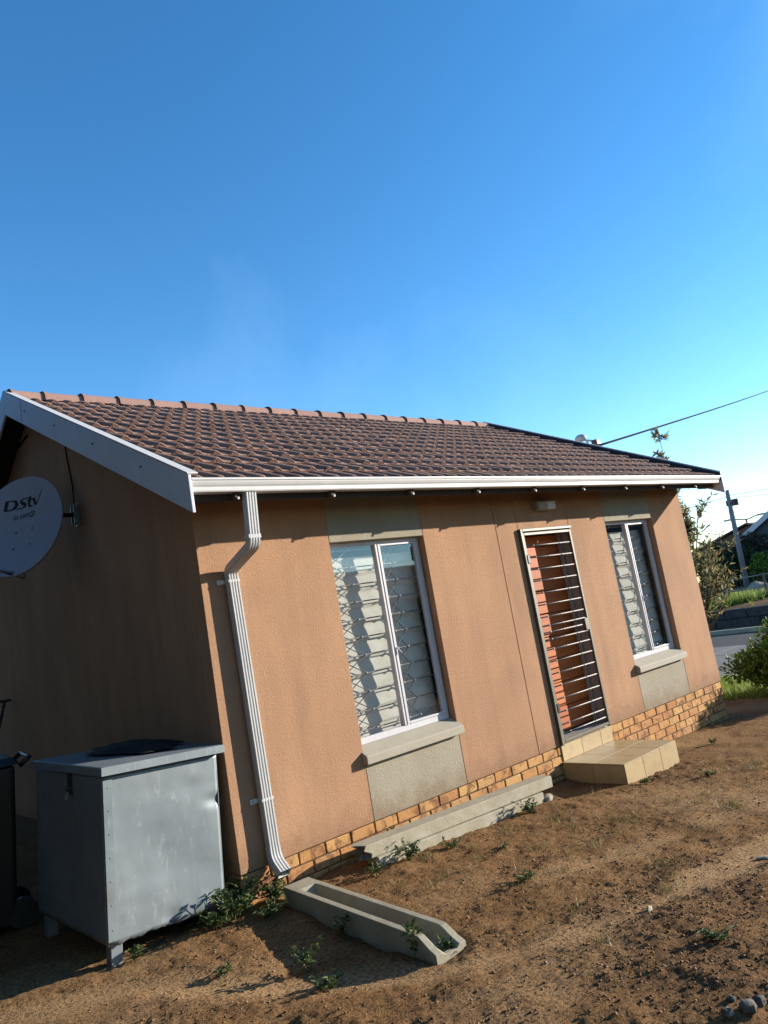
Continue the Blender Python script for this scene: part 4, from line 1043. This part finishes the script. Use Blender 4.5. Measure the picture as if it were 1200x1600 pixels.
# loose leafed tree behind the house corner
def wand_tree(x, y, H, spread, nb, lab, seed, mat, ls, lw, lean=(0, 0), nl=26):
    rr = random.Random(seed); g_ = gz(x, y); root = tag(empty('tree', (x, y, g_)), lab, 'tree'); wd = MB(); lf = MB()
    wd.tube([(0, 0, -.1), (.03, .02, H * .25), (lean[0] * .3, lean[1] * .3, H * .5)], .06, 8, scales=[1, .8, .5])
    for i in range(nb):
        z0 = H * rr.uniform(.10, .45); a = rr.uniform(0, 6.28); out = spread * rr.uniform(.35, 1.0); zt_ = min(H, z0 + H * rr.uniform(.25, .62))
        p0 = Vector((lean[0] * .2, lean[1] * .2, z0)); p2 = Vector((math.cos(a) * out + lean[0], math.sin(a) * out + lean[1], zt_)); p1 = p0 * .4 + p2 * .6 + Vector((math.cos(a) * out * .15, math.sin(a) * out * .15, -.1 * H * rr.random()))
        P = [(1 - t_) ** 2 * p0 + 2 * t_ * (1 - t_) * p1 + t_ * t_ * p2 for t_ in [k_ / 8 for k_ in range(9)]]
        wd.tube([tuple(p) for p in P], .014, 5, scales=[1.3 - 1.0 * k_ / 8 for k_ in range(9)])
        for tw_ in range(12 if spread < .2 else 7):
            t_ = rr.uniform(.35, 1); k_ = min(int(t_ * 8), 7); b0_ = P[k_].lerp(P[k_ + 1], t_ * 8 - k_) if k_ < 8 else P[8]
            td = (Vector((math.cos(a), math.sin(a), 0)) * .4 + Vector((0, 0, .8)) + rdir(rr) * .7).normalized(); tl = rr.uniform(.25, .55) * (.5 if spread < .2 else 1)
            wd.tube([tuple(b0_), tuple(b0_ + td * tl)], .005, 4)
            for q in range(nl):
                u_ = rr.uniform(.1, 1.02); p = b0_ + td * tl * u_; d = (td * .8 + rdir(rr) * 1.1).normalized()
                leaf(lf, p, d, rdir(rr), ls * rr.uniform(.6, 1.2), lw * rr.uniform(.7, 1.2))
    wd.build('trunk', 'bark', root, recalc=False); lf.build('crown', mat, root, recalc=False); return root
wand_tree(11.1, 2.35, 3.15, .95, 40, 'loose narrow leaved tree with browning leaves behind the right house corner', 11, 'leaf_tree', .14, .034, nl=9)
sprig = wand_tree(10.74, 2.03, 4.62, .10, 9, 'slim leafy shoot rising above the right roof verge', 17, 'leaf_tree', .13, .03)

# ------------------------------------------------------------------ across the street
def hedge(x, y, rad, n, lab, seed, mat, ls, name='bush'):
    rr = random.Random(seed); g_ = gz(x, y); root = tag(empty(name, (x, y, g_)), lab, 'bush'); lf = MB(); st = MB()
    for i in range(26):
        d = rdir(rr); c_ = (d.x * rad[0] * .72, d.y * rad[1] * .72, rad[2] * (.95 + .75 * d.z)); crown_leaves(lf, c_, (rad[0] * .42, rad[1] * .42, rad[2] * .36), n // 26, ls, ls * .5, rr, .35)
        st.tube([(0, 0, -.2), tuple(Vector(c_) * .6), c_], .04, 5)
    lf.build('foliage', mat, root, recalc=False); st.build('stems', 'bark', root, recalc=False); return root
hedge(41.4, 15.5, (1.8, 1.75, 1.30), 5600, 'large dark bush behind the wire fence across the street', 21, 'leaf_green_hedge', .20)
hedge(43.6, 14.7, (1.2, 1.9, 1.42), 4600, 'reddish brown bush in front of the teal house gable', 22, 'leaf_hedge', .18)
hedge(41.0, 13.2, (.9, .65, .80), 2600, 'green bush at the foot of the utility pole side of the teal house', 23, 'leaf_shrub', .16)
wand_tree(45.6, 17.0, 3.3, 1.7, 26, 'bare twiggy reddish tree rising behind the dark bush', 24, 'leaf_hedge', .16, .03)
# fence
fence = tag(empty('wire_fence', (23.4, 7.5, gz(23.4, 7.5))), 'low dark metal fence with rails across the street', 'fence')
for i in range(-2, 5):
    yy = 7.6 - i * 1.6; xx = 23.1 + i * .25; g_ = gz(xx, yy)
    MB().tube([(xx, yy, g_ - .1), (xx, yy, g_ + .82)], .035, 8).build('post', 'fence_metal', fence, org=(23.4, 7.5, gz(23.4, 7.5)))
    if i < 4:
        x2, y2 = xx + .25, yy - 1.6; g2 = gz(x2, y2)
        for hgt in (.78, .42, .12): MB().tube([(xx, yy, g_ + hgt), (x2, y2, g2 + hgt)], .014, 6).build('rail', 'galv_bracket', fence, org=(23.4, 7.5, gz(23.4, 7.5)))
        mb = MB()
        for k_ in range(12): t_ = (k_ + .5) / 12; mb.tube([(xx + (x2 - xx) * t_, yy + (y2 - yy) * t_, g_ + .1), (xx + (x2 - xx) * t_, yy + (y2 - yy) * t_, g_ + .78)], .005, 4)
        mb.build('mesh_wires', 'fence_metal', fence, org=(23.4, 7.5, gz(23.4, 7.5)))
o = rock((28.45, 8.43), .36, 'pale concrete block leaning behind the fence beside the pole', 51, (1, 1.1, .75), 'concrete', 'concrete_block')
# utility pole
pb = Vector((38.4, 13.17, .05)); pt = Vector((37.9, 12.80, 5.15))
pole = tag(empty('utility_pole', pb), 'tall pale wooden utility pole with a transformer drum across the street', 'utility pole')
MB().tube([(0, 0, -.4), tuple(pt - pb)], .13, 10, scales=[1.15, .85]).build('shaft', 'pole_wood', pole, True)
q = (pt - pb) * .86
MB().tube([tuple(q + Vector((.08, -.26, -.17))), tuple(q + Vector((.08, -.26, .17)))], .19, 14).build('drum', 'black_steel', pole, 30)
MB().cbox(q.x - .1, q.x + .15, q.y - .10, q.y + .16, q.z - .14, q.z + .16, .02).build('mount', 'black_steel', pole)
MB().tube([tuple(q + Vector((-.15, .06, -.3))), tuple(q + Vector((-.17, .08, -.9)))], .02, 6).build('conduit', 'steel_white', pole)
def wire(p0, p1, sag, r, name, lab, mat='cable_black', n=24):
    p0, p1 = Vector(p0), Vector(p1); P = [p0.lerp(p1, i / n) - Vector((0, 0, sag * 4 * (i / n) * (1 - i / n))) for i in range(n + 1)]
    return tag(MB().tube([tuple(p) for p in P], r, 6).build(name, mat, None, True), lab, 'cable')
wire(pt - Vector((0, 0, .35)), (24, 30, 4.2), .5, .015, 'overhead_wire', 'thin wire running left from the utility pole behind the tree')
wire(pt - Vector((0, 0, .30)), (62, -14, 6.5), .6, .015, 'overhead_wire', 'upper thin wire running right from the utility pole')
wire(pt - Vector((0, 0, .45)), (60, -10, 4.0), .5, .012, 'overhead_wire', 'lower thin wire running right from the utility pole')
wire((7.42, 1.40, 3.46), (33.0, 7.6, 8.6), .03, .017, 'overhead_wire', 'black power cable rising from the roof edge to the upper right', n=30)
# street light far off
sl = tag(empty('street_light', (69.3, 25.3, -1)), 'small double armed street light above the far roofs', 'street light')
MB().tube([(0, 0, 0), (0, 0, 6.0)], .10, 8, scales=[1.2, .8]).build('mast', 'fence_metal', sl); 
for s_ in (-1, 1):
    MB().tube([(0, 0, 5.9), (-.4 * s_, .9 * s_, 6.15)], .06, 6).build('arm', 'fence_metal', sl); MB().cbox(-.75 * s_ - .2, -.75 * s_ + .2, 1.25 * s_ - .45, 1.25 * s_ + .45, 6.08, 6.25, .04).build('lamp_head', 'galv_bracket', sl)
# teal house at the right edge: gable faces the street
nh = tag(empty('neighbour_house', (46.5, 12.0, 0)), 'dark teal house with white barge boards at the right edge across the street', 'house')
NHx, yl, yr_ = 46.4, 16.35, 3.0
ymid = (yl + yr_) / 2
def nhz(y): return 2.57 + (4.0) * (1 - abs(y - ymid) / ((yl - yr_) / 2))
og = (46.5, 12.0, 0)
MB().prism([(NHx, yl - .5, -.5), (NHx, yr_ + .5, -.5), (NHx, yr_ + .5, nhz(yr_ + .5) - .15), (NHx, ymid, nhz(ymid) - .15), (NHx, yl - .5, nhz(yl - .5) - .15)], (8, 0, 0)).build('wall', 'far_wall_teal', nh, org=og)
for (ya, yb) in ((yl, ymid), (yr_, ymid)):
    q = [(NHx - .4, ya, nhz(ya)), (NHx + 8.4, ya, nhz(ya)), (NHx + 8.4, yb, nhz(yb)), (NHx - .4, yb, nhz(yb))]
    MB().hexa(q + [(a_, b_, c_ + .1) for a_, b_, c_ in q]).build('roof_slope', 'far_roof', nh, org=og)
    MB().prism([(NHx - .44, ya, nhz(ya) - .20), (NHx - .44, yb, nhz(yb) - .20), (NHx - .44, yb, nhz(yb) + .16), (NHx - .44, ya, nhz(ya) + .16)], (.035, 0, 0)).build('barge_board', 'barge_white', nh, org=og)
sgn = MB().cbox(NHx - .05, NHx - .002, 13.9, 15.55, 1.72, 2.55, .01).build('sign_board', 'far_sign_blue', nh, org=og)
MB().cbox(NHx - .06, NHx - .051, 13.9, 15.55, 1.42, 1.70, .003).build('sign_strip', 'far_sign_green', nh, org=og)
ring = [(NHx - .062, 14.95 + .33 * math.cos(k_ * math.pi / 10), 2.13 + .33 * math.sin(k_ * math.pi / 10)) for k_ in range(21)]
MB().tube(ring, .055, 6).build('emblem_ring', 'far_sign_green', sgn, org=og)
ee = [(NHx - .062, 14.95 + .17, 2.12), (NHx - .062, 14.95 - .17, 2.12)] + [(NHx - .062, 14.95 - .17 * math.cos(a_), 2.13 + .17 * math.sin(a_)) for a_ in [k_ * math.pi / 8 for k_ in range(0, 14)]]
MB().tube(ee, .035, 5).build('emblem_letter', 'far_sign_yellow', sgn, org=og)
# second house behind it, brown roof
h2 = tag(empty('brick_house', (56, 19, 0)), 'brown roofed brick house behind the reddish bush across the street', 'house')
og = (56, 19, 0)
MB().box(52.4, 60, 14.2, 22.2, -.8, 2.5).build('wall', 'far_wall_brick', h2, org=og)
for (ya, yb) in ((22.8, 18.2), (13.6, 18.2)):
    q = [(52.0, ya, 2.35), (60.5, ya, 2.35), (60.5, yb, 3.75), (52.0, yb, 3.75)]
    MB().hexa(q + [(a_, b_, c_ + .12) for a_, b_, c_ in q]).build('roof_slope', 'far_roof', h2, org=og)
MB().prism([(52.4, 22.2, 2.5), (52.4, 14.2, 2.5), (52.4, 18.2, 3.7)], (7.5, 0, 0)).build('gable', 'far_wall_brick', h2, org=og)

# antenna fittings beyond the right verge
an = tag(empty('roof_antenna', (7.55, 1.66, 3.0)), 'small white receiver and bracket peeking over the right roof verge', 'antenna')
og = (7.55, 1.66, 3.0)
MB().tube([(7.55, 1.55, 2.6), (7.55, 1.55, 3.60), (7.56, 1.60, 3.66)], .018, 8).build('mast', 'galv_bracket', an, True, org=og)
MB().ball((7.56, 1.66, 3.685), .075, 10, 6, (1.0, 1.3, .8)).build('receiver', 'dish_paint', an, True, org=og)
MB().cbox(7.50, 7.60, 1.36, 1.46, 3.50, 3.585, .01).build('clamp', 'black_steel', an, org=og)
MB().tube([(7.55, 1.40, 3.56), (7.55, 1.66, 3.66)], .014, 6).build('arm', 'galv_bracket', an, org=og)

# ------------------------------------------------------------------ mirrored in the panes: house, tree and pole behind the photographer
h3 = tag(empty('opposite_house', (17, -17, -.4)), 'neighbouring house seen only as a reflection in the window panes', 'house'); og = (17, -17, -.4)
MB().box(12.2, 21.5, -22, -15.6, -.8, 2.0).build('wall', 'wall_render', h3, org=og)
for (ya, yb) in ((-22.5, -18.8), (-15.1, -18.8)):
    q = [(11.8, ya, 1.95), (21.9, ya, 1.95), (20.4, yb, 3.5), (14.0, yb, 3.5)]
    MB().hexa(q + [(a_, b_, c_ + .1) for a_, b_, c_ in q]).build('roof_slope', 'far_roof', h3, org=og)
pl2 = tag(empty('utility_pole', (15.6, -13.9, -.45)), 'dark utility pole seen only as a reflection in the window panes', 'utility pole')
MB().tube([(0, 0, -.3), (0, 0, 5.0)], .09, 10, scales=[1.1, .8]).build('shaft', 'pole_wood', pl2, True)
MB().cbox(-.14, .14, -.12, .12, 3.75, 4.25, .02).build('box', 'black_steel', pl2)
wand_tree(16.3, -13.6, 4.4, 1.1, 26, 'leafy tree seen only as a reflection in the window panes', 71, 'leaf_tree', .16, .05)

# ------------------------------------------------------------------ unseen building and trees added to shade the gable side
sh = tag(empty('unseen_shade_shed', (-5.4, 3.4, gz(-5.4, 3.4))), 'dark blue grey unseen building added left of the yard to shade the gable', 'shed'); og = (-5.4, 3.4, gz(-5.4, 3.4))
simple('shade_shed_wall', (.05, .07, .10), .9, .2, 3)
MB().box(-7.6, -3.7, -2.6, 11.0, -.6, 4.4).build('wall', 'shade_shed_wall', sh, org=og)
q = [(-8.0, -3.0, 4.4), (-1.8, -2.6, 4.9), (-1.8, 11.4, 4.9), (-8.0, 11.4, 4.4)]  # added roof reaches far out to cut skylight on the gable
MB().hexa(q + [(a_, b_, c_ + .08) for a_, b_, c_ in q]).build('roof_sheet', 'shade_shed_wall', sh, org=og)
MB().box(-3.72, -3.69, 2.2, 3.1, -.2, 1.9).build('door', 'interior_dark', sh, org=og)
def unseen_shade_tree(x, y, H, rad, lab, seed):  # unseen trees added to hold back skylight from the shaded sides
    rr = random.Random(seed); root = tag(empty('tree', (x, y, gz(x, y))), lab, 'tree'); lf = MB(); st = MB()
    st.tube([(0, 0, -.2), (.1, 0, H * .4), (0, .1, H * .8)], .2, 8, scales=[1, .7, .3])
    for i in range(40):
        d = rdir(rr); c_ = (d.x * rad * .75, d.y * rad * .75, H * .58 + d.z * H * .36); crown_leaves(lf, c_, (rad * .4, rad * .4, rad * .35), 110, .30, .15, rr, .3)
        st.tube([(0, 0, H * .35), c_], .03, 5)
    lf.build('crown', 'leaf_green_hedge', root, recalc=False); st.build('trunk', 'bark', root, recalc=False)
unseen_shade_tree(-9.5, -2.5, 7.5, 3.2, 'dense unseen tree added left of the yard to block skylight, nearer the street', 81)
unseen_shade_tree(-10.5, 3.5, 8.5, 3.5, 'dense unseen tree added behind the shading building to block skylight', 82)

h4 = tag(empty('glow_block_house', (28, -12, -.5)), 'low gabled house added to block the sky glow mirrored in the farther window pane', 'house'); og = (28, -12, -.5)  # house put in to block bright sky mirrored in the farther window
MB().box(24, 31, -16.5, -8.2, -.8, 2.3).build('wall', 'wall_render', h4, org=og)
for (xa_, xb_) in ((23.5, 27.5), (31.5, 27.5)):
    q = [(xa_, -17, 2.2), (xa_, -7.7, 2.2), (xb_, -7.7, 4.0), (xb_, -17, 4.0)]
    MB().hexa(q + [(a_, b_, c_ + .1) for a_, b_, c_ in q]).build('roof_slope', 'far_roof', h4, org=og)
MB().prism([(24, -8.2, 2.3), (31, -8.2, 2.3), (27.5, -8.2, 3.9)], (0, -8.3, 0)).build('gable', 'wall_render', h4, org=og)

unseen_shade_tree(-7.5, -10.5, 8.0, 3.4, 'dense unseen tree added behind the photographer to block skylight', 83)
unseen_shade_tree(-1.5, -14.0, 8.5, 3.6, 'broad unseen tree added further behind the photographer to block skylight', 84)

hedge(-3.3, -2.7, (.75, .9, 1.15), 3200, 'dark unseen bush added on the left to dim the gable, nearer the photographer', 91, 'leaf_green_hedge', .12)  # unseen bushes added to cut sky and ground bounce on the gable
hedge(-3.2, -1.0, (.70, .9, 1.15), 3200, 'dark unseen bush added on the left to dim the gable, nearer the shed', 92, 'leaf_green_hedge', .12)
